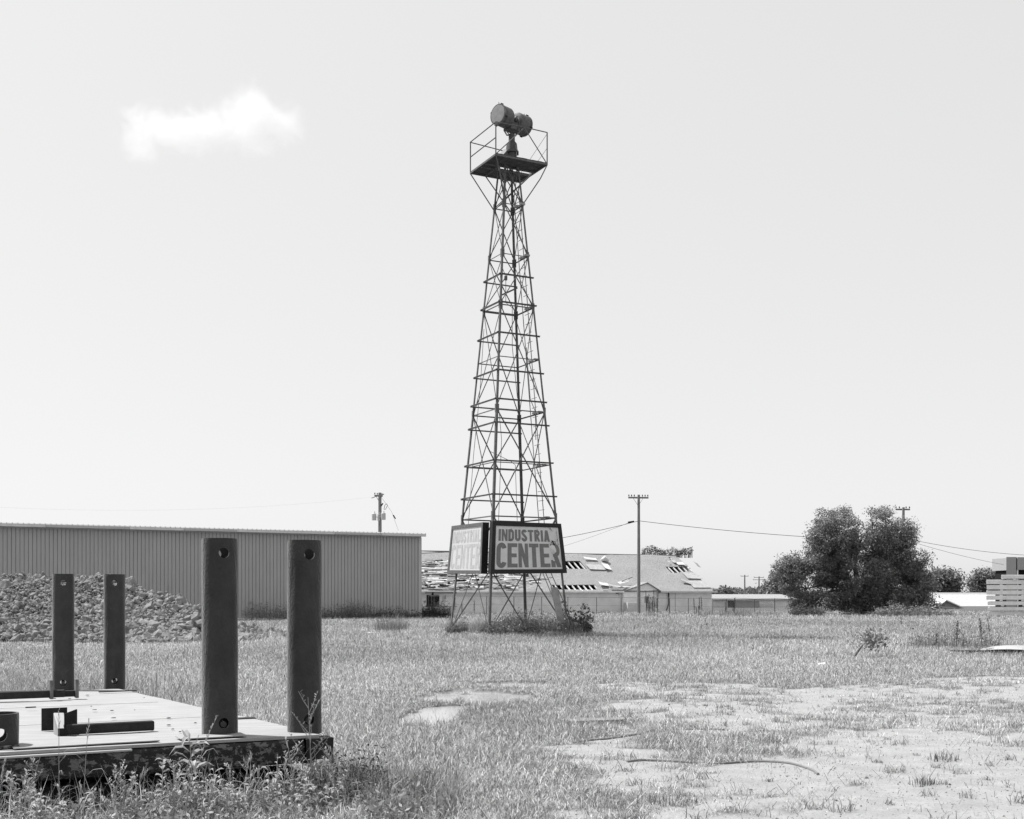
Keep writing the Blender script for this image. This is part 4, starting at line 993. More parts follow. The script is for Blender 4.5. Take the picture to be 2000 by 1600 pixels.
wire([P(1248, 1017.5, Ya), P(1764, 1058, 98)], 'dark overhead cable between the tall pole and the big tree', .022, sag=.25)
wire([P(1764, 1051, 98), P(2160, 1086, 98)], 'upper overhead cable running right from the big tree', .018, sag=.55)
wire([P(1764, 1053, 98), P(1960, 1103, 106)], 'lower overhead cable running from the big tree to the brick block', .014, sag=.15)
wire([P(-60, 988, 88), P(738, 970, 101.5)], 'faint wire high above the warehouse roof', .0025, sag=.7)
wire([P(744, 970, 101.5), P(765, 1000, 101), P(778, 1036, 100)], 'thin guy wire slanting down from the transformer pole', .010)
b = MB(); b.tube([P(768, 1006, 101), P(772.5, 1013.5, 101)], .05, 8); o = b.build('guy_insulator', M_black); tag(o, 'small dark insulator strung on the slanting guy wire', 'insulator')
b = MB(); b.tube([P(1227, 1020.5, 95.7), P(1238, 1018.8, 95.9)], .075, 8); o = b.build('splice_box', M_black); tag(o, 'dark splice case hanging on the cable just left of the tall pole', 'splice case')

# ------------------------------------------------------------------ chain link fence
def fence():
    a, b_ = Vector((-6.2, 82.5, 0)), Vector((24.5, 96.0, 0)); d = (b_-a); L = d.length; d.normalize(); n = d.cross(Z)
    root = empty('chain_link_fence', a, 'low wire mesh fence on thin posts running behind the tower to the big tree', 'fence')
    def top(px): return EYE-(1163.5+max(0, px-900)*.0115-YH)/F*92
    def at(px): k = (px-1000)/F; t = (k*a.y-a.x)/(d.x-k*d.y); return a+d*t
    pts = []
    for px in (836, 885, 951, 1004, 1058, 1109, 1165, 1213, 1249, 1308, 1349, 1392, 1419, 1435, 1474, 1513, 1550):
        p = at(px); b = MB(); e = Vector((p.x, p.y, top(px)+(.05 if px in (1435, 1513) else 0))); ln = Vector((-.18 if px == 1349 else random.uniform(-.02, .02), 0, 0))
        b.tube([Vector((p.x, p.y, -.1))-ln*-1, e+ln], .035 if px in (1435, 1513, 1392) else .026, 8); b.build('post', M_steel if px != 1392 else M_steel_lt, root); pts.append(e)
    b = MB(); b.tube(pts, .020, 6); b.build('top_rail', M_steel_lt, root)
    b = MB(); b.tube([Vector((p.x, p.y, p.z-.62)) for p in pts], .006, 5); b.build('mid_wire', M_steel, root)
    mb = MB(); s = .17; x = 0; T = (pts[-1]-pts[0]); Lx = Vector((T.x, T.y, 0)).length; H = 1.35
    while x < Lx:
        for sg in (1, -1):
            p0 = pts[0]+d*x; z1 = pts[0].z+(pts[-1].z-pts[0].z)*x/Lx
            x2 = x+sg*H*.9
            if x2 < 0 or x2 > Lx: continue
            q0 = Vector((p0.x, p0.y, z1)); q1 = pts[0]+d*x2; q1 = Vector((q1.x, q1.y, z1-H)); mb.bar(q0+n*(.004*sg), q1+n*(.004*sg), .0045)
        x += s
    o = mb.build('wire_mesh', M_steel_lt, root); o['kind'] = 'stuff'
fence()

# ------------------------------------------------------------------ trees
def tree(name, base, lobes, Y, nleaf, size, label, seed, trunk=.3, m=M_leaf, group=None, depth=1.0, clump=38, spread=.42, forks=None):
    """lobes: (px, py, rx, ry) ellipses of the crown seen in the photograph, given depth around distance Y"""
    rng = np.random.default_rng(seed); ppm = F/Y; root = empty(name, base, label, 'tree', group)
    L = []
    for (px, py, rx, ry) in lobes:
        r = rx/ppm; c = P(px, py, Y+rng.uniform(-.8, .8)*depth*r); L.append((np.array(c), np.array([r, r*.9*depth, ry/ppm])))
    vol = np.array([np.prod(l[1])**(2/3) for l in L]); vol /= vol.sum(); pos = []; sh = []; br = []
    ncl = int(nleaf/clump)
    for (c, r), f in zip(L, vol):
        k = max(3, int(ncl*f)); d = rng.normal(size=(k, 3)); d /= np.linalg.norm(d, axis=1)[:, None]
        rad = rng.uniform(.25, 1, k)**.45*(1+.10*rng.normal(size=k)); cc = c+d*r*rad[:, None]; ok = cc[:, 2] > .12; cc = cc[ok]; d = d[ok]
        keep = fbm(cc[:, 0]*.55/spread*.42+seed, (cc[:, 2]+cc[:, 1]*.6)*.55/spread*.42, seed, 3) > (.435 if clump > 50 else .42); cc = cc[keep]; d = d[keep]
        for q, dd in zip(cc, d):
            kk = int(clump*rng.uniform(.5, 1.5)); o = rng.normal(size=(kk, 3)); o *= (np.minimum(1.6, np.linalg.norm(o, axis=1))/np.linalg.norm(o, axis=1))[:, None]; o = o*np.array([1, 1, .6])*spread*rng.uniform(.5, 1.2); o += dd*rng.uniform(0, 1, (kk, 1))*spread*.8
            pos.append(q+o); sh.append(np.full(kk, rng.uniform(.6, 1.45))*rng.uniform(.6, 1.5, kk)); 
        br.append((c, cc[::max(1, len(cc)//10)]))
    pos = np.concatenate(pos); sh = np.concatenate(sh); ok = pos[:, 2] > .05; pos, sh = pos[ok], sh[ok]
    v, l, t, s = leaves(pos, size*rng.uniform(.6, 1.35, len(pos)), rng, sh, .6, flat=.25); np_mesh('crown', v, l, t, m, s, root)
    b = MB(); base = Vector(base); fk = forks or [base+Z*(.6/1)*trunk*4]
    tops = []
    for i, fkp in enumerate(fk):
        fkp = Vector(fkp); b.tube([Vector((base.x+(fkp.x-base.x)*.4, base.y, -.1)), (base+fkp)*.5+Vector((.05, 0, 0)), fkp], [trunk, trunk*.8, trunk*.62], 10); tops.append(fkp)
    for c, ccs in br:
        c = Vector(c); s0 = min(tops, key=lambda q: (q-c).length); mid = s0.lerp(c, .5)+Vector((0, 0, .12*(c-s0).length)); tr = trunk*.42
        b.tube([s0, mid, c], [tr, tr*.7, tr*.4], 7)
        for q in ccs: q = Vector(q); b.tube([c, c.lerp(q, .5)+Vector((0, 0, .08)), q], [tr*.35, tr*.22, tr*.08], 5)
    b.build('trunk', M_bark, root); return root
YT = 90
tree('broadleaf_tree', P(1688, 1200, YT)*1, [(1634, 1036, 46, 42), (1590, 1074, 34, 32), (1632, 1072, 50, 36), (1662, 1060, 30, 40), (1704, 1026, 34, 36), (1704, 1080, 52, 44), (1750, 1056, 42, 42), (1778, 1085, 34, 38), (1735, 1100, 50, 40), (1650, 1110, 40, 34), (1612, 1112, 36, 26), (1630, 1165, 34, 26), (1545, 1122, 32, 36), (1560, 1105, 26, 24), (1575, 1150, 36, 34), (1572, 1184, 22, 18),
     (1690, 1125, 58, 46), (1640, 1118, 44, 38), (1748, 1135, 58, 42), (1785, 1140, 34, 36), (1805, 1172, 28, 22), (1690, 1165, 52, 30), (1745, 1172, 52, 26), (1668, 1188, 24, 14), (1625, 1150, 30, 26)],
     YT, 230000, .14, 'large dark bushy tree with several domed crowns reaching down to the grass', 3, .26, clump=60, spread=.34,
     forks=[P(1672, 1150, YT), P(1700, 1150, YT), P(1665, 1090, YT), P(1715, 1100, YT+.5)])
tree('broadleaf_tree', P(1530, 1196, 150), [(1530, 1140, 26, 18), (1515, 1156, 22, 14), (1545, 1150, 22, 24), (1500, 1162, 14, 8), (1560, 1165, 20, 20)], 150, 9000, .34, 'paler tree peeping out behind the left side of the big dark tree', 5, .25, M_farleaf, spread=.7)
tree('broadleaf_tree', P(1842, 1178, 190), [(1835, 1140, 34, 25), (1855, 1135, 20, 20), (1815, 1150, 26, 24), (1858, 1158, 14, 14), (1790, 1150, 24, 24)], 190, 12000, .42, 'round far tree just right of the big dark tree', 6, .35, M_farleaf, spread=.8)
tree('broadleaf_tree', P(1932, 1178, 200), [(1930, 1132, 24, 18), (1912, 1142, 20, 14), (1948, 1138, 18, 16), (1925, 1158, 26, 16), (1962, 1150, 20, 22), (1985, 1150, 22, 22)], 200, 12000, .42, 'far spreading tree above the stack of pale slabs', 7, .35, M_farleaf, spread=.8)
tree('broadleaf_tree', P(1408, 1168, 320), [(1407, 1160, 16, 7), (1394, 1163, 14, 5), (1422, 1163, 14, 5)], 320, 2600, .8, 'low rounded far tree beside the right end of the house', 8, .3, M_farleaf, spread=1.0)
tree('broadleaf_tree', P(1480, 1168, 330), [(1480, 1161, 10, 6), (1470, 1164, 10, 4), (1490, 1163, 9, 5)], 330, 2000, .8, 'small far tree behind the two thin utility poles', 9, .3, M_farleaf, spread=1.0)
def treeline():
    rng = np.random.default_rng(17); Y = 520; n = 26000; px = rng.uniform(-300, 2300, n); x = (px-1000)/F*Y
    ht = (1.2+3.4*fbm(x/22, x*0+1, 3, 3)); z = rng.uniform(0, 1, n)**.8*ht; pos = np.stack([x, Y+rng.uniform(-9, 9, n), z], 1)
    a = leaves(pos, rng.uniform(.9, 1.8, n), rng, rng.uniform(.8, 1.3, n), .8); o = np_mesh('treeline', *a[:3], M_farleaf, a[3]); tag(o, 'faint low line of far woods along the horizon', 'woods', kind='stuff')
treeline()

# ------------------------------------------------------------------ far buildings on the right
def shed_far():
    Y = 135; root = empty('low_shed', P(1470, 1190, Y), 'long low white shed with dark bays beyond the wire fence', 'shed')
    def q(px, py, dy=0): return P(px, py, Y+dy)
    def panel(x0, x1, y0, y1, m, name, dy=0, th=.4):
        p0, p1 = q(x0, y1, dy), q(x1, y0, dy); b = MB(); b.obox(p0, Vector((p1.x-p0.x, 0, 0)), Vector((0, th, 0)), Z*(p1.z-p0.z)); return b.build(name, m, root)
    panel(1386, 1560, 1172, 1196, M_siding, 'wall', 0, 8); b = MB(); p0, p1 = q(1385, 1172.3, -.5), q(1561, 1172.3, -.5); w_ = Vector((p1.x-p0.x, 0, 0))
    b.hexa([p0, p0+w_, p0+w_+Vector((0, 9, .55)), p0+Vector((0, 9, .55)), p0+Z*.12, p0+w_+Z*.12, p0+w_+Vector((0, 9, .67)), p0+Vector((0, 9, .67))]); b.build('roof', M_roof, root)
    panel(1391, 1421, 1173.5, 1190, M_white, 'door', -.12, .1); panel(1421.6, 1436, 1173.5, 1190, M_beam, 'bay', -.06, .05); panel(1484, 1509, 1179, 1191, M_white, 'door', -.12, .1)
    panel(1437, 1483, 1174.5, 1190, M_brick, 'bay', -.06, .05)
shed_far()
def barns():
    Y = 150; root = empty('low_barn', P(1900, 1190, Y), 'low white roofed barn left of the stacked slabs', 'barn')
    b = MB(); p0 = P(1835, 1186, Y); w_ = Vector((P(2010, 1186, Y).x-p0.x, 0, 0)); b.hexa([p0, p0+w_, p0+w_+Vector((0, 8, 1.5)), p0+Vector((2.0, 8, 1.5)), p0+Z*.12, p0+w_+Z*.12, p0+w_+Vector((0, 8, 1.62)), p0+Vector((2.0, 8, 1.62))]); b.build('roof', M_paper, root)
    b = MB(); b.obox(p0+Vector((.3, .3, -1.7)), w_*.98, Vector((0, 7, 0)), Z*1.68); b.build('wall', M_greywall, root)
    for px, m in ((1897, M_steel), (1912, M_white), (1925, M_beam)): b = MB(); b.obox(P(px, 1192, Y+.2), Vector((.7, 0, 0)), Vector((0, .09, 0)), Z*.35); b.build('door', m, root)
    Y = 175; r2 = empty('low_barn', P(1880, 1185, Y), 'long grey roofed barn behind the white roofed one', 'barn')
    b = MB(); p0 = P(1826, 1170.5, Y); w_ = Vector((P(2010, 1170, Y).x-p0.x, 0, 0)); b.hexa([p0, p0+w_, p0+w_+Vector((0, 8, .9)), p0+Vector((0, 8, .9)), p0+Z*.1, p0+w_+Z*.1, p0+w_+Vector((0, 8, 1.0)), p0+Vector((0, 8, 1.0))]); b.build('roof', M_roof, r2)
    b = MB(); b.obox(p0+Vector((.2, .3, -1.6)), w_*.98, Vector((0, 7, 0)), Z*1.6); b.build('wall', M_siding, r2)
    Y = 128; r3 = empty('gabled_shed', P(1855, 1195, Y), 'small gabled shed with a dark front and pale post, right of the big tree', 'shed')
    a, c, e = P(1836, 1186, Y), P(1873, 1186, Y), P(1846, 1173.5, Y); dn = Z*1.2; bk = Vector((1.6, 7, 0))
    b = MB(); v = [a-dn, c-dn, c, e, a]; b.add(v+[x+bk for x in v], [(0, 1, 2, 3, 4), (9, 8, 7, 6, 5), (1, 6, 7, 2), (5, 0, 4, 9)]); b.build('wall', M_brick, r3)
    for s, t in ((a-Vector((.6, .3, .2)), e), (c+Vector((.3, 0, -.12)), e)):
        f = Vector((0, -.4, 0)); b = MB(); b.hexa([s+f, e+f, e+bk, s+bk, s+f+Z*.12, e+f+Z*.12, e+bk+Z*.12, s+bk+Z*.12]); b.build('roof', M_white, r3)
    b = MB(); b.obox(P(1838, 1187.5, Y-.1), Vector((2.6, 0, 0)), Vector((0, .08, 0)), Z*.10); b.build('beam', M_white, r3)
    b = MB(); b.obox(P(1835, 1200, Y-8), Vector((.13, 0, 0)), Vector((0, .13, 0)), Z*(P(1835, 1176, Y-8).z-P(1835, 1200, Y-8).z)); b.build('post', M_white, r3)
barns()
def slabs():
    Y = 84; rows = [(1955, 1123, 1130.5), (1926.5, 1132.5, 1141), (1927, 1143, 1151.5), (1926.5, 1153.5, 1161.5), (1926.5, 1163.5, 1171.5), (1928, 1175, 1182), (1928.5, 1186, 1192.5), (1931, 1195, 1203)]
    nm = ['topmost and shortest slab of the pale stack at the right edge', 'second pale slab from the top of the stack', 'third pale slab from the top of the stack', 'fourth pale slab from the top of the stack',
          'fifth pale slab from the top of the stack', 'sixth pale slab from the top of the stack, above a wide dark gap', 'second lowest slab of the pale stack', 'lowest slab of the pale stack, half hidden in grass']
    random.seed(3)
    for (x, y0, y1), lb in zip(rows, nm):
        p = P(x, y1, Y); top = P(x, y0, Y).z; e = random.uniform(-.08, .08)
        root = empty('pale_slab', p, lb, 'slab', 'pale slabs stacked at the right edge')
        b = MB(); b.obox(p+Vector((0, e, 0)), Vector((5.6, .4, 0)), Vector((.95, 2.2, 0)), Z*(top-p.z)); b.build('slab', M_slab, root, bevel=.02)
        for dx in (1.0 if x < 1950 else .9, 2.75, 4.4):
            s = MB(); s.obox(p+Vector((dx-.15 if dx > 1 else dx, e+.04+.07*dx, -.095)), Vector((.22, .015, 0)), Vector((.85, 2.0, 0)), Z*.092); s.build('spacer', M_slab, root)
slabs()
def brick_block():
    Y = 112; root = empty('brick_building', P(2000, 1190, Y), 'tall brick block behind the stacked slabs at the right edge', 'building')
    p = P(1965.5, 1200, Y); H = P(1965, 1088, Y).z-p.z
    b = MB(); b.obox(p, Vector((.93, 0, 0)), Vector((2.7, 6, 0)), Z*H); b.build('brick_wall', M_brick, root)
    b = MB(); b.obox(p+Vector((1.16, .6, 0)), Vector((.14, 0, 0)), Vector((2.2, 5, 0)), Z*H); b.build('recess', M_dark, root)
    q = p+Vector((1.07, .05, 0)); zo = P(0, 1113, Y).z
    b = MB(); b.obox(Vector((q.x, q.y, zo)), Vector((5, 0, 0)), Vector((0, 5.9, 0)), Z*(p.z+H-zo-.02)); b.build('brick_wall', M_brick, root)
    b = MB(); b.obox(q+Vector((.16, .5, 0)), Vector((4.8, 0, 0)), Vector((0, 5, 0)), Z*(zo-q.z)); b.build('opening', M_dark, root)
    b = MB(); b.obox(q+Vector((0, .1, 0)), Vector((.14, 0, 0)), Vector((0, .2, 0)), Z*(zo-q.z+.2)); b.build('door_post', M_slab, root)
brick_block()

# ------------------------------------------------------------------ small things lying about
def litter():
    # bowed pale sheet on dark timbers, far right
    Y = EYE*F/(1278-YH)+.0; c = P(1975, 1266, Y); root = empty('sheet_stack', Vector((c.x, c.y, 0)), 'bowed pale metal sheet lying over dark boards in the grass at the right edge', 'sheet metal')
    m = MB(); nx, ny = 26, 8; x0 = P(1872, 1266, Y).x; xs0 = P(1918, 1266, Y).x
    for lay in (0, 1):
        for j in range(ny+1):
            for i in range(nx+1):
                s = i/nx; t = j/ny; wv = math.sin(math.pi*min(1, s*1.02))
                m.v.append((xs0+s*2.5, Y-.75*wv**.6*(t-.5)*2+.1, .10+.13*wv*(1-(2*t-1)**2*.75)+.02*math.sin(s*9)+lay*.015))
    N = (nx+1)*(ny+1)
    for j in range(ny):
        for i in range(nx): q = j*(nx+1)+i; m.f += [(q, q+nx+1, q+nx+2, q+1), (N+q, N+q+1, N+q+nx+2, N+q+nx+1)]
    m.mi = [0]*len(m.f); m.build('sheet', M_sheet, root, smooth=True)
    b = MB(); b.obox(Vector((x0, Y-.2, .02)), Vector((3.4, .1, 0)), Vector((0, .9, 0)), Z*.07); b.build('board', M_beam2, root)
    b = MB(); b.obox(Vector((x0-.25, Y-.1, .16)), Vector((1.6, .0, 0)), Vector((0, .05, 0)), Z*.015); b.build('rod', M_steel_lt, root)
    b = MB(); b.obox(Vector((x0-.6, Y-.75, .04)), Vector((4.2, .1, 0)), Vector((0, .05, 0)), Z*.02); b.build('rod', M_wood, root)
    def gpath(pts): 
        out = []
        for (px, py) in pts: p = G(px, py); out.append(Vector((p.x, p.y, float(gh(p.x, p.y))+.012)))
        return out
    def smooth(pts, n=8):
        o = []
        for i in range(len(pts)-1):
            p0, p1, p2, p3 = pts[max(i-1, 0)], pts[i], pts[i+1], pts[min(i+2, len(pts)-1)]
            for k in range(n): t = k/n; o.append(.5*((2*p1)+(p2-p0)*t+(2*p0-5*p1+4*p2-p3)*t*t+(3*p1-p0-3*p2+p3)*t**3))
        return o+[pts[-1]]
    for pts, lb in (([(1120, 1454), (1160, 1450), (1190, 1448), (1250, 1439), (1262, 1433), (1285, 1428), (1340, 1426), (1415, 1426)], 'flat grey hose half buried in dirt, the farther of two, with a kink'),
                    ([(1225, 1488), (1260, 1485), (1330, 1487), (1395, 1487), (1470, 1484), (1520, 1486), (1560, 1492), (1588, 1500), (1598, 1509)], 'flat grey hose curving across bare dirt, the nearer of two')):
        P_ = smooth(gpath(pts)); b = MB()
        for p in P_: p.z = float(gh(p.x, p.y))+.008
        b.tube(P_, .013, 8); o = b.build('hose', M_hose); tag(o, lb, 'hose')
    for px, py, w_, m_, lb in ((722, 1237.5, .55, M_white, 'thin white board lying in the grass left of the tower'), (1606, 1302, .16, M_white, 'bent white scrap in the grass on the right'),
                               (1165, 1418, .7, M_wood, 'short weathered board in the grass right of the puddle')):
        g = G(px, py); z = float(gh(g.x, g.y)); b = MB(); e = Vector((w_, .05*w_, .02)); b.obox(Vector((g.x-w_/2, g.y, z+.015)), e, Vector((0, .09, .02)), Z*.025); o = b.build('scrap_board', m_, bevel=.004); tag(o, lb, 'board')
litter()

# ------------------------------------------------------------------ weeds
def rod_quads(vs, fs, pts, r):
    pass
class Weed:
    def __init__(s, seed): s.rng = np.random.default_rng(seed); s.pos = []; s.sz = []; s.sh = []; s.asp = []; s.mb = MB(); s.q = []
    def stem(s, pts, r): s.mb.tube(pts, [r*(1-.7*i/(len(pts)-1)) for i in range(len(pts))], 5)
    def leaf(s, p, d, L, w, droop=.3):
        d = Vector(d).normalized(); sd = d.cross(Z); sd = sd.normalized() if sd.length > .01 else Vector((1, 0, 0)); b = len(s.mb.v); p = Vector(p)
        m1 = p+d*L*.35; m2 = p+d*L*.7-Z*(droop*L*.25); t = p+d*L-Z*(droop*L*.8); up = Z*.25*w
        s.mb.add([p, m1+sd*w*.5+up, m1, m1-sd*w*.5+up, m2+sd*w*.38+up, m2, m2-sd*w*.38+up, t], [(0, 1, 2), (0, 2, 3), (1, 4, 5, 2), (2, 5, 6, 3), (4, 7, 5), (5, 7, 6)])
def lanceweed(c, h, n, seed, w=.03, L=.13, lean=(0, 0)):
    k = Weed(seed); r = k.rng; c = Vector(c); pts = [c+Vector((lean[0]*t*t*h, lean[1]*t*t*h, h*t)) for t in (0, .33, .66, 1)]; k.stem(pts, .007)
    for i in range(n):
        t = .15+.85*i/n; p = c+Vector((lean[0]*t*t*h, lean[1]*t*t*h, h*t)); a = i*2.4+r.uniform(-.4, .4); k.leaf(p, (math.cos(a), math.sin(a), r.uniform(.1, .9)), L*r.uniform(.6, 1.2)*(1.1-.4*t), w*r.uniform(.7, 1.2), r.uniform(.2, .9))
    return k.mb
def branchweed(c, h, seed, lean=(0, 0), nb=9, seedy=True):
    k = Weed(seed); r = k.rng; c = Vector(c); f = lambda t: c+Vector((lean[0]*t*t*h, lean[1]*t*t*h, h*t)); k.stem([f(t) for t in (0, .3, .6, 1)], .006)
    for i in range(nb):
        t = .2+.75*i/nb; p = f(t); a = r.uniform(0, 6.28); L = h*(.42-.25*t)*r.uniform(.7, 1.2); d = Vector((math.cos(a), math.sin(a)*.6, r.uniform(.7, 1.5))).normalized(); e = p+d*L; k.stem([p, p.lerp(e, .5)+Vector((0, 0, -.01)), e], .0035)
        for j in range(int(7)):
            q = p.lerp(e, .3+.7*j/7); a2 = r.uniform(0, 6.28); k.leaf(q, (math.cos(a2), math.sin(a2), r.uniform(.3, 1.2)), r.uniform(.015, .045), r.uniform(.006, .014), .1)
    return k.mb
def seedgrass(c, h, seed, lean, head=.16, n=14):
    k = Weed(seed); r = k.rng; c = Vector(c); f = lambda t: c+Vector((lean[0]*t**1.8*h, lean[1]*t**1.8*h, h*t*(1-.12*t))); k.stem([f(t) for t in (0, .3, .6, .85, 1)], .0036)
    d = (f(1)-f(.85)).normalized()
    for i in range(n):
        t = 1-head/h*(i/n); p = f(t); a = i*2.4; s = Vector((math.cos(a), math.sin(a)*.8, 1.1)).normalized(); k.leaf(p, d*.7+s*.6, (.05-.001*i)*r.uniform(.6, 1.2)*(.5+i/n), .009, .1)
    for i in range(4): t = .1+.15*i; a = r.uniform(0, 6.28); k.leaf(f(t), (math.cos(a), math.sin(a), .9), r.uniform(.12, .26), .009, .8)
    return k.mb
def dock(c, h, seed, lean=(0, 0), dense=1.0):
    k = Weed(seed); r = k.rng; c = Vector(c); f = lambda t: c+Vector((lean[0]*t*h, lean[1]*t*h, h*t)); k.stem([f(0), f(.5), f(1)], .012)
    for i in range(int(150*h*dense)):
        t = r.uniform(.35, 1); p = f(t)+Vector((r.normal(0, .022), r.normal(0, .022), 0)); k.leaf(p, (r.normal(), r.normal(), r.uniform(.2, 1)), .05, .03, .1)
    return k.mb
M_dock = mat('dry_seed_heads', .07, .9, .25, 3, 0)
M_weed0 = mat('weed_green', .38, .65, .2, 3, 0, spec=.3, transl=.3)
def plant(mb, name, label, cat, m=None, group=None):
    o = mb.build(name, m or M_weed0); tag(o, label, cat, group); return o
def gz(p): return Vector((p.x, p.y, float(gh(p.x, p.y))-.01))
# the single plants one can point to in front of the platform
def fg(px, Y, py_top): # base point at distance Y under photo column px, height reaching photo row py_top
    x = (px-1000)/F*Y; z0 = float(gh(x, Y)); return Vector((x, Y, z0)), EYE-(py_top-YH)/F*Y-z0
c, h = fg(372, 8.35, 1374); plant(seedgrass(c, h, 1, (.22, .02), .34, 22), 'seed_grass', 'pale seed head leaning across the foot of the third pipe', 'grass stalk')
c, h = fg(608, 8.75, 1362); plant(branchweed(c, h, 2, (-.03, 0), 16), 'branching_weed', 'tall twiggy weed in front of the rightmost pipe', 'weed')
c, h = fg(575, 8.6, 1448); plant(branchweed(c, h, 22, (-.1, 0), 14), 'branching_weed', 'wiry branching weed against the right end of the beam', 'weed')
c, h = fg(378, 8.25, 1432); m_ = lanceweed(c, h, 16, 3, .05, .22, (-.05, 0)); m2_ = lanceweed(c+Vector((-.10, 0, 0)), h*.98, 6, 4, .045, .2, (.22, 0)); m_.add(m2_.v, m2_.f); plant(m_, 'broadleaf_weed', 'broad leaved weed with a pale top arching before the painted number', 'weed')
c, h = fg(316, 8.2, 1478); plant(lanceweed(c, h, 18, 5, .04, .10, (.02, 0)), 'broadleaf_weed', 'stubby leafy weed before the mottled middle of the beam', 'weed')
c, h = fg(115, 8.2, 1358); plant(seedgrass(c, h, 6, (0, 0), .2, 7), 'seed_grass', 'hair thin finger grass rising before the front steel bracket', 'grass stalk')
c, h = fg(163, 8.3, 1380); plant(seedgrass(c, h, 7, (.05, 0), .2, 12), 'seed_grass', 'thin seeding grass stalk rising over the dark cross bar', 'grass stalk')
c, h = fg(-5, 8.0, 1465); plant(seedgrass(c, h, 8, (.10, 0), .22, 20), 'seed_grass', 'thick seed head at the left edge, below the pipe stub', 'grass stalk')
c, h = fg(20, 8.0, 1500); plant(seedgrass(c, h, 9, (.03, 0), .2, 20), 'seed_grass', 'plump seed head just right of the left edge one', 'grass stalk')
c, h = fg(258, 8.2, 1505); plant(lanceweed(c, h, 12, 10, .03, .07), 'broadleaf_weed', 'small pale tufted weed top under the dark beam', 'weed')
c, h = fg(487, 8.4, 1455); plant(seedgrass(c, h, 12, (.02, 0), .08, 12), 'seed_grass', 'single upright foxtail head before the painted digits', 'grass stalk')
# ground weeds and long grass round the platform
def undergrowth():
    rng = np.random.default_rng(31); parts = []
    def strip(n, xr, yr, hr, wr, lean, sr, cond=None):
        x = rng.uniform(*xr, n); y = rng.uniform(*yr, n)
        if cond is not None: k = cond(x, y); x, y = x[k], y[k]
        m = len(x); pos = np.stack([x, y, gh(x, y)-.01], 1); parts.append(blades(pos, rng.uniform(*hr, m), rng.uniform(*wr, m), np.abs(rng.normal(*lean, m)), rng.uniform(*sr, m), rng))
    FL = lambda x, y: ((x-DK.x)*V.x+(y-DK.y)*V.y)      # distance behind the front line
    near = lambda x, y: (FL(x, y) < .02) & (FL(x, y) > -1.25) & (fbm(x/.35, y/.35, 5, 2) > .36)
    strip(24000, (-5.2, -.5), (6.6, 9.8), (.08, .24), (.003, .008), (.95, .4), (.25, 2.1), near)
    strip(10000, (-5.2, -.9), (7.2, 9.8), (.16, .42), (.003, .008), (.7, .4), (.4, 2.1), lambda x, y: (FL(x, y) < .0) & (FL(x, y) > -.55) & (fbm(x/.3, y/.3, 8, 2) > .45))
    strip(1500, (-5.2, -1.0), (7.2, 9.8), (.25, .5), (.003, .007), (.4, .25), (.8, 1.7), lambda x, y: (FL(x, y) < .0) & (FL(x, y) > -.4))
    strip(11000, (-4.6, -.4), (8.4, 9.9), (.10, .38), (.003, .008), (.75, .4), (.2, 1.3), lambda x, y: (FL(x, y) < .9) & ((x-DK.x)*U.x+(y-DK.y)*U.y > .25) & ((x-DK.x)*U.x+(y-DK.y)*U.y < 1.3))
    # behind and beside the deck
    side = lambda x, y: (~in_deck(x, y)) & ((x-DK.x)*U.x+(y-DK.y)*U.y < .2+2.6*rng.uniform(0, 1, len(x))**1.6*(.4+1.2*fbm(x/.8, y/.8, 83)))
    strip(22000, (-7, 0), (9.5, 17), (.08, .22), (.004, .009), (.95, .4), (.3, 2.0), side)
    strip(26000, (-9.5, -3), (15.5, 22), (.12, .34), (.005, .010), (.7, .4), (.35, 1.9), side)
    strip(700, (-9, -4), (15.8, 20), (.3, .55), (.006, .010), (.5, .3), (.3, .8), side)
    v, l, t, s = joinp(parts); o = np_mesh('long_grass', v, l, t, M_grass, s); tag(o, 'long tangled grass growing around the steel platform', 'grass', kind='stuff')
    # small leafy ground weeds, thickest right in front of the beam
    x = rng.uniform(-5.2, -.5, 9000); y = rng.uniform(6.6, 9.7, 9000); k = (FL(x, y) < -.02) & (FL(x, y) > -1.4) & (fbm(x/.4, y/.4, 15, 2) > .42); x, y = x[k], y[k]; c = np.stack([x, y, gh(x, y)], 1)
    pos = np.repeat(c, 5, 0)+rng.normal(size=(len(c)*5, 3))*np.array([.03, .03, .02])+np.array([0, 0, 1])*rng.uniform(.02, .17, (len(c)*5, 1))
    a = leaves(pos, rng.uniform(.02, .06, len(pos)), rng, rng.uniform(.5, 1.6, len(pos)), .42); o = np_mesh('ground_weeds', *a[:3], M_weed, a[3]); tag(o, 'small leafy weeds crowding the foot of the steel platform', 'weeds', kind='stuff')
undergrowth()
def weed_mass():
    rng = random.Random(77); m = MB()
    for k in range(120):
        px = rng.uniform(-60, 700); Y = 8.15+.95*max(0, (px-20))/650*1.0-rng.uniform(.0, .75); x = (px-1000)/F*Y; c = Vector((x, Y, float(gh(x, Y))))
        h = rng.uniform(.12, .34) if rng.random() < .7 else rng.uniform(.3, .46)
        kind = rng.random()
        q = lanceweed(c, h, rng.randint(7, 16), 200+k, rng.uniform(.012, .035), rng.uniform(.05, .13), (rng.uniform(-.3, .3), rng.uniform(-.2, .1))) if kind < .45 else branchweed(c, h*1.15, 300+k, (rng.uniform(-.2, .2), 0), rng.randint(6, 11)) if kind < .8 else seedgrass(c, h*1.2, 400+k, (rng.uniform(-.4, .4), 0), .12, 10)
        m.add(q.v, q.f)
    o = m.build('ground_weeds', M_weed0); tag(o, 'mixed stalky weeds tangled along the front beam', 'weeds', kind='stuff')
weed_mass()
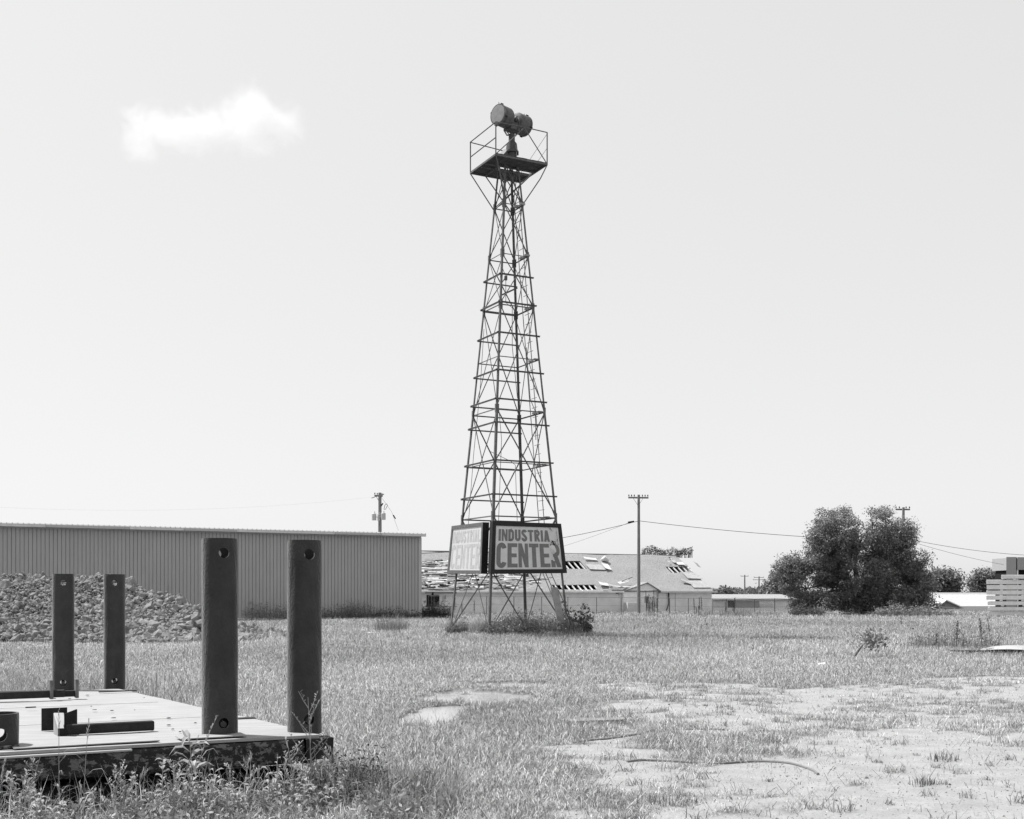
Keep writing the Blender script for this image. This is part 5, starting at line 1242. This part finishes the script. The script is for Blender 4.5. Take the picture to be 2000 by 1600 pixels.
def clump(c, rx, ry, h, nb, nl, seed, label, name='weed_clump', cat='weeds', shade=(.4, 1.2), lsz=.07, bw=.012, dark=1.0, kind=None, m=None):
    rng = np.random.default_rng(seed); parts = []
    a = rng.uniform(0, 6.28, nb); r = np.sqrt(rng.uniform(0, 1, nb)); x = c.x+rx*r*np.cos(a); y = c.y+ry*r*np.sin(a); hh = h*rng.uniform(.4, 1.05, nb)*(1-.5*r**2)
    pos = np.stack([x, y, gh(x, y)], 1); parts.append(blades(pos, hh, np.full(nb, bw), np.abs(rng.normal(.4, .25, nb)), rng.uniform(*shade, nb)*dark, rng, yaw=a+rng.normal(0, .8, nb)))
    if nl:
        i = rng.integers(0, nb, nl); t = rng.uniform(.1, .95, nl); p = pos[i]+np.stack([np.cos(a[i])*hh[i]*t**2*.35, np.sin(a[i])*hh[i]*t**2*.35, hh[i]*t], 1)+rng.normal(0, .05, (nl, 3))
        parts.append(leaves(p, lsz*rng.uniform(.5, 1.3, nl), rng, rng.uniform(*shade, nl)*dark, .5))
    v, l, t, s = joinp(parts); o = np_mesh(name, v, l, t, m or M_weed, s); tag(o, label, cat, kind=kind); return o
g = lambda px, Y: Vector(((px-1000)/F*Y, Y, 0))
clump(g(1035, 44.6), 1.15, 1.1, .95, 900, 2600, 1, 'dense dark weeds filling the middle of the tower base', dark=.95, lsz=.08, shade=(.3, 1.6))
clump(g(985, 43.6), .8, .6, .7, 500, 1800, 2, 'weeds just right of the nearest tower leg', lsz=.09)
clump(g(668, 9.15), .30, .30, .42, 500, 1500, 51, 'dark leafy weeds at the right end of the steel platform', dark=.45, lsz=.035, bw=.005)
clump(g(790, 8.75), .28, .25, .24, 500, 500, 52, 'dark grassy tuft at the bottom of the picture right of the platform', dark=.7, lsz=.03, bw=.005)
clump(g(1310, 8.95), .22, .2, .10, 200, 0, 53, 'dark low tuft on bare dirt near the bottom middle', dark=.9, bw=.005)
clump(g(1805, 9.8), .13, .12, .13, 60, 0, 54, 'small spiky tuft alone on the bare dirt, lower right', dark=.7, bw=.007)
clump(g(1845, 11.4), .16, .12, .13, 60, 0, 55, 'thin spiky tuft on bare dirt, farther right', dark=.7, bw=.008)
clump(g(893, 44.5), .42, .4, .7, 400, 800, 3, 'bushy weeds at the foot of the left tower leg', lsz=.07, dark=.95, shade=(.3, 1.5))
clump(g(945, 43.9), .5, .35, .8, 700, 0, 4, 'pale flopped grass tuft beside the nearest tower leg', bw=.012, shade=(1.1, 1.7))
clump(g(1095, 44.4), .8, .7, .7, 600, 900, 5, 'leafy weeds around the right tower leg', dark=1.0, lsz=.08)
clump(g(1126, 45.0), .45, .4, 1.35, 60, 650, 6, 'spindly broad leaved sapling against the right tower leg', name='sapling', cat='sapling', dark=.5, lsz=.17)
clump(g(765, 50.0), .75, .5, 1.15, 420, 300, 7, 'tall loose tuft of grass in the field between warehouse and tower', bw=.012, shade=(.6, 1.2), lsz=.05)
clump(g(500, 72.0), 2.6, .7, 1.5, 500, 3600, 8, 'pale leafy weeds along the warehouse wall between the two tall pipes', shade=(.8, 1.5), lsz=.11)
clump(g(655, 73.6), 1.6, .6, 1.2, 420, 2000, 9, 'dark weeds against the warehouse wall right of the last pipe', dark=.85, lsz=.09, shade=(.3, 1.6))
clump(g(702, 74.0), .8, .5, 1.8, 200, 900, 10, 'taller dark weed bush against the warehouse wall', dark=.8, lsz=.09, shade=(.3, 1.6))
clump(g(760, 75.2), 2.2, .4, .9, 500, 2500, 11, 'low dark weeds at the right end of the warehouse wall', dark=.5, lsz=.1)
clump(g(845, 80.0), 1.3, .8, 1.3, 400, 3200, 12, 'dark bush under the porch just right of the warehouse corner', dark=.45, lsz=.12)
clump(g(1865, 34.8), 1.35, 1.2, .85, 420, 1500, 13, 'leafy weed patch left of the bowed metal sheet', dark=1.0, lsz=.065, shade=(.3, 1.5))
clump(g(1440, 84.0), 3.2, 1.2, 1.1, 700, 500, 14, 'tall dry stalks along the fence left of the big tree', shade=(.5, 1.1), lsz=.05)
clump(g(1780, 84.5), 3.0, .8, 1.0, 500, 3000, 15, 'leafy scrub under the right side of the big tree', shade=(.6, 1.3), lsz=.14)
clump(g(1575, 84.5), 1.2, .8, 1.0, 300, 1500, 16, 'small bush under the left side of the big tree', dark=.6, lsz=.14)
def tall_docks():
    rng = random.Random(9)
    groups = [([(1262+i*1.9, 82+rng.uniform(-1, 1), rng.uniform(1.0, 1.95)) for i in range(13)], 'stand of tall dark dock stalks just right of the utility pole'),
              ([(1357+i*3.6, 83+rng.uniform(-1, 1), rng.uniform(.6, 1.5)) for i in range(5)], 'few dark dock stalks near the right end of the house'),
              ([(1417, 84, 1.0), (1434, 84, 1.3), (1432, 83, .9)], 'dark stalks beside the far right fence posts'),
              ([(868, 82, .9), (888, 82, 1.3), (903, 82, 1.0), (926, 82, 1.1)], 'dark stalks in front of the house, left of the nearest tower leg')]
    k = 0
    for pts, lb in groups:
        m = MB()
        for (px, Y, h) in pts: k += 1; q = dock(gz(g(px, Y)), h, 40+k, (rng.uniform(-.06, .06), 0), 1.0); m.add(q.v, q.f)
        plant(m, 'dock_stalks', lb, 'weeds', M_dock)
    for i, (px, Y, top, lb) in enumerate(((1919, 33.5, 1209, 'tallest dark seed stalk in the field at right'), (1868, 34, 1213, 'dark seed stalk rising from the leafy weed patch'), (1827, 34, 1238, 'short dark seed stalk at the left of the weed patch'),
                                      (1936, 34, 1201, 'thin pale brown stalk beside the tallest seed stalk'), (1760, 55, 1207, 'faint leaning seed stalk in the far field under the big tree'), (1471, 33, 1261, 'lone thin stalk in the middle of the right field'), (1379, 58, 1208, 'thin stalk in the far field in front of the house'), (1594, 50, 1237, 'small dark stalk in the field left of the sapling'))):
        p = gz(g(px, Y)); h = EYE-(top-YH)/F*Y-p.z; plant(dock(p, h, 80+i, (rng.uniform(-.12, .12), 0), .7 if i not in (3, 5, 6) else .3), 'seed_stalk', lb, 'weed', M_dock)
tall_docks()
def leaning_sapling():
    Y = 29.0; b = P(1664, 1299, Y); b.z = max(b.z, -.05); t1 = P(1676, 1272, Y); t2 = P(1700, 1245, Y)
    root = empty('sapling', b, 'small leaning sapling with a bent dark stem alone in the field', 'sapling')
    m = MB(); m.tube([b, t1, P(1684, 1262, Y), t2], [.022, .028, .015, .006], 7); m.build('stem', M_bark, root)
    rng = np.random.default_rng(4); n = 420; c = np.array([P(x, y, Y+rng.uniform(-.3, .3)) for x, y in zip(rng.normal(1703, 15, n), rng.normal(1249, 9.5, n))]); 
    a = leaves(c, rng.uniform(.05, .12, n), rng, rng.uniform(.4, 1.2, n), .55, .3); np_mesh('leaves', *a[:3], M_weed, a[3], root)
leaning_sapling()
# weeds growing on the ridge of the roof
def ridge_plants():
    rng = np.random.default_rng(44); parts = []
    n = 1500; px = rng.uniform(1253, 1352, n); top = 1085-18*(.25+.9*fbm(px/9.0, px*0, 6, 2))*rng.uniform(.1, 1, n)
    Y = 111.5; pos = np.stack([(px-1000)/F*Y, np.full(n, Y)+rng.uniform(-.3, .3, n), EYE-(top-YH)/F*Y], 1)
    parts.append(leaves(pos, rng.uniform(.08, .22, n), rng, rng.uniform(.5, 1.2, n), .5))
    k = 90; px = rng.uniform(1253, 1352, k); pos = np.stack([(px-1000)/F*Y, np.full(k, Y), np.full(k, 5.0)], 1); parts.append(blades(pos, rng.uniform(.5, 1.25, k), np.full(k, .05), np.abs(rng.normal(.2, .15, k)), rng.uniform(.5, 1, k), rng))
    v, l, t, s = joinp(parts); o = np_mesh('bush', v, l, t, M_farleaf, s); tag(o, 'scrubby vines and bush showing above the ridge of the derelict house', 'bush')
ridge_plants()

# ------------------------------------------------------------------ cloud
def cloud():
    c = P(403, 246, 900); m = bpy.data.materials.new('cloud_vapour'); m.use_nodes = True; t = m.node_tree; t.nodes.clear()
    out = t.nodes.new('ShaderNodeOutputMaterial'); vs = t.nodes.new('ShaderNodeVolumePrincipled'); tc = t.nodes.new('ShaderNodeTexCoord')
    L = lambda a, b: t.links.new(a, b)
    def math_(op, a, b=None, c_=None):
        n = t.nodes.new('ShaderNodeMath'); n.operation = op
        for i, x in enumerate((a, b, c_)):
            if x is None: continue
            if isinstance(x, (int, float)): n.inputs[i].default_value = x
            else: L(x, n.inputs[i])
        return n.outputs[0]
    def blob(cx, cz, rx, rz, ry=1.0):
        mp = t.nodes.new('ShaderNodeMapping'); mp.vector_type = 'POINT'; mp.inputs['Location'].default_value = (-cx/rx, 0, -cz/rz); mp.inputs['Scale'].default_value = (1/rx, 1/ry, 1/rz)
        L(tc.outputs['Object'], mp.inputs[0]); n = t.nodes.new('ShaderNodeVectorMath'); n.operation = 'LENGTH'; L(mp.outputs[0], n.inputs[0]); return math_('SUBTRACT', 1.0, n.outputs['Value'])
    e = None
    for bl in ((-30, -4, 36, 19), (28, 0, 40, 20), (33, 14, 17, 17), (-2, -2, 50, 16), (50, -2, 20, 14), (-45, -12, 18, 14)):
        x = blob(*bl, 22); e = x if e is None else math_('MAXIMUM', e, x)
    n = t.nodes.new('ShaderNodeTexNoise'); n.inputs['Scale'].default_value = .05; n.inputs['Detail'].default_value = 9; n.inputs['Roughness'].default_value = .68
    if 'Distortion' in n.inputs: n.inputs['Distortion'].default_value = .6
    L(tc.outputs['Object'], n.inputs['Vector'])
    d = math_('ADD', e, math_('MULTIPLY', math_('SUBTRACT', n.outputs[0], .50), 3.0)); d = math_('MULTIPLY', math_('MAXIMUM', math_('MINIMUM', d, 1.0), 0), .034)
    fade = math_('GREATER_THAN', e, -.35); d = math_('MULTIPLY', d, fade)
    L(d, vs.inputs['Density']); vs.inputs['Color'].default_value = (1, 1, 1, 1); vs.inputs['Anisotropy'].default_value = .0
    L(vs.outputs[0], out.inputs['Volume'])
    b = MB(); b.hexa([Vector(q) for q in ((-85, -26, -36), (85, -26, -36), (85, 26, -36), (-85, 26, -36), (-85, -26, 40), (85, -26, 40), (85, 26, 40), (-85, 26, 40))])
    o = b.build('cloud', m); o.location = c; o.scale = (1.06, 1, 1.05); tag(o, 'single small wispy white cloud in the left of the clear sky', 'cloud')
cloud()
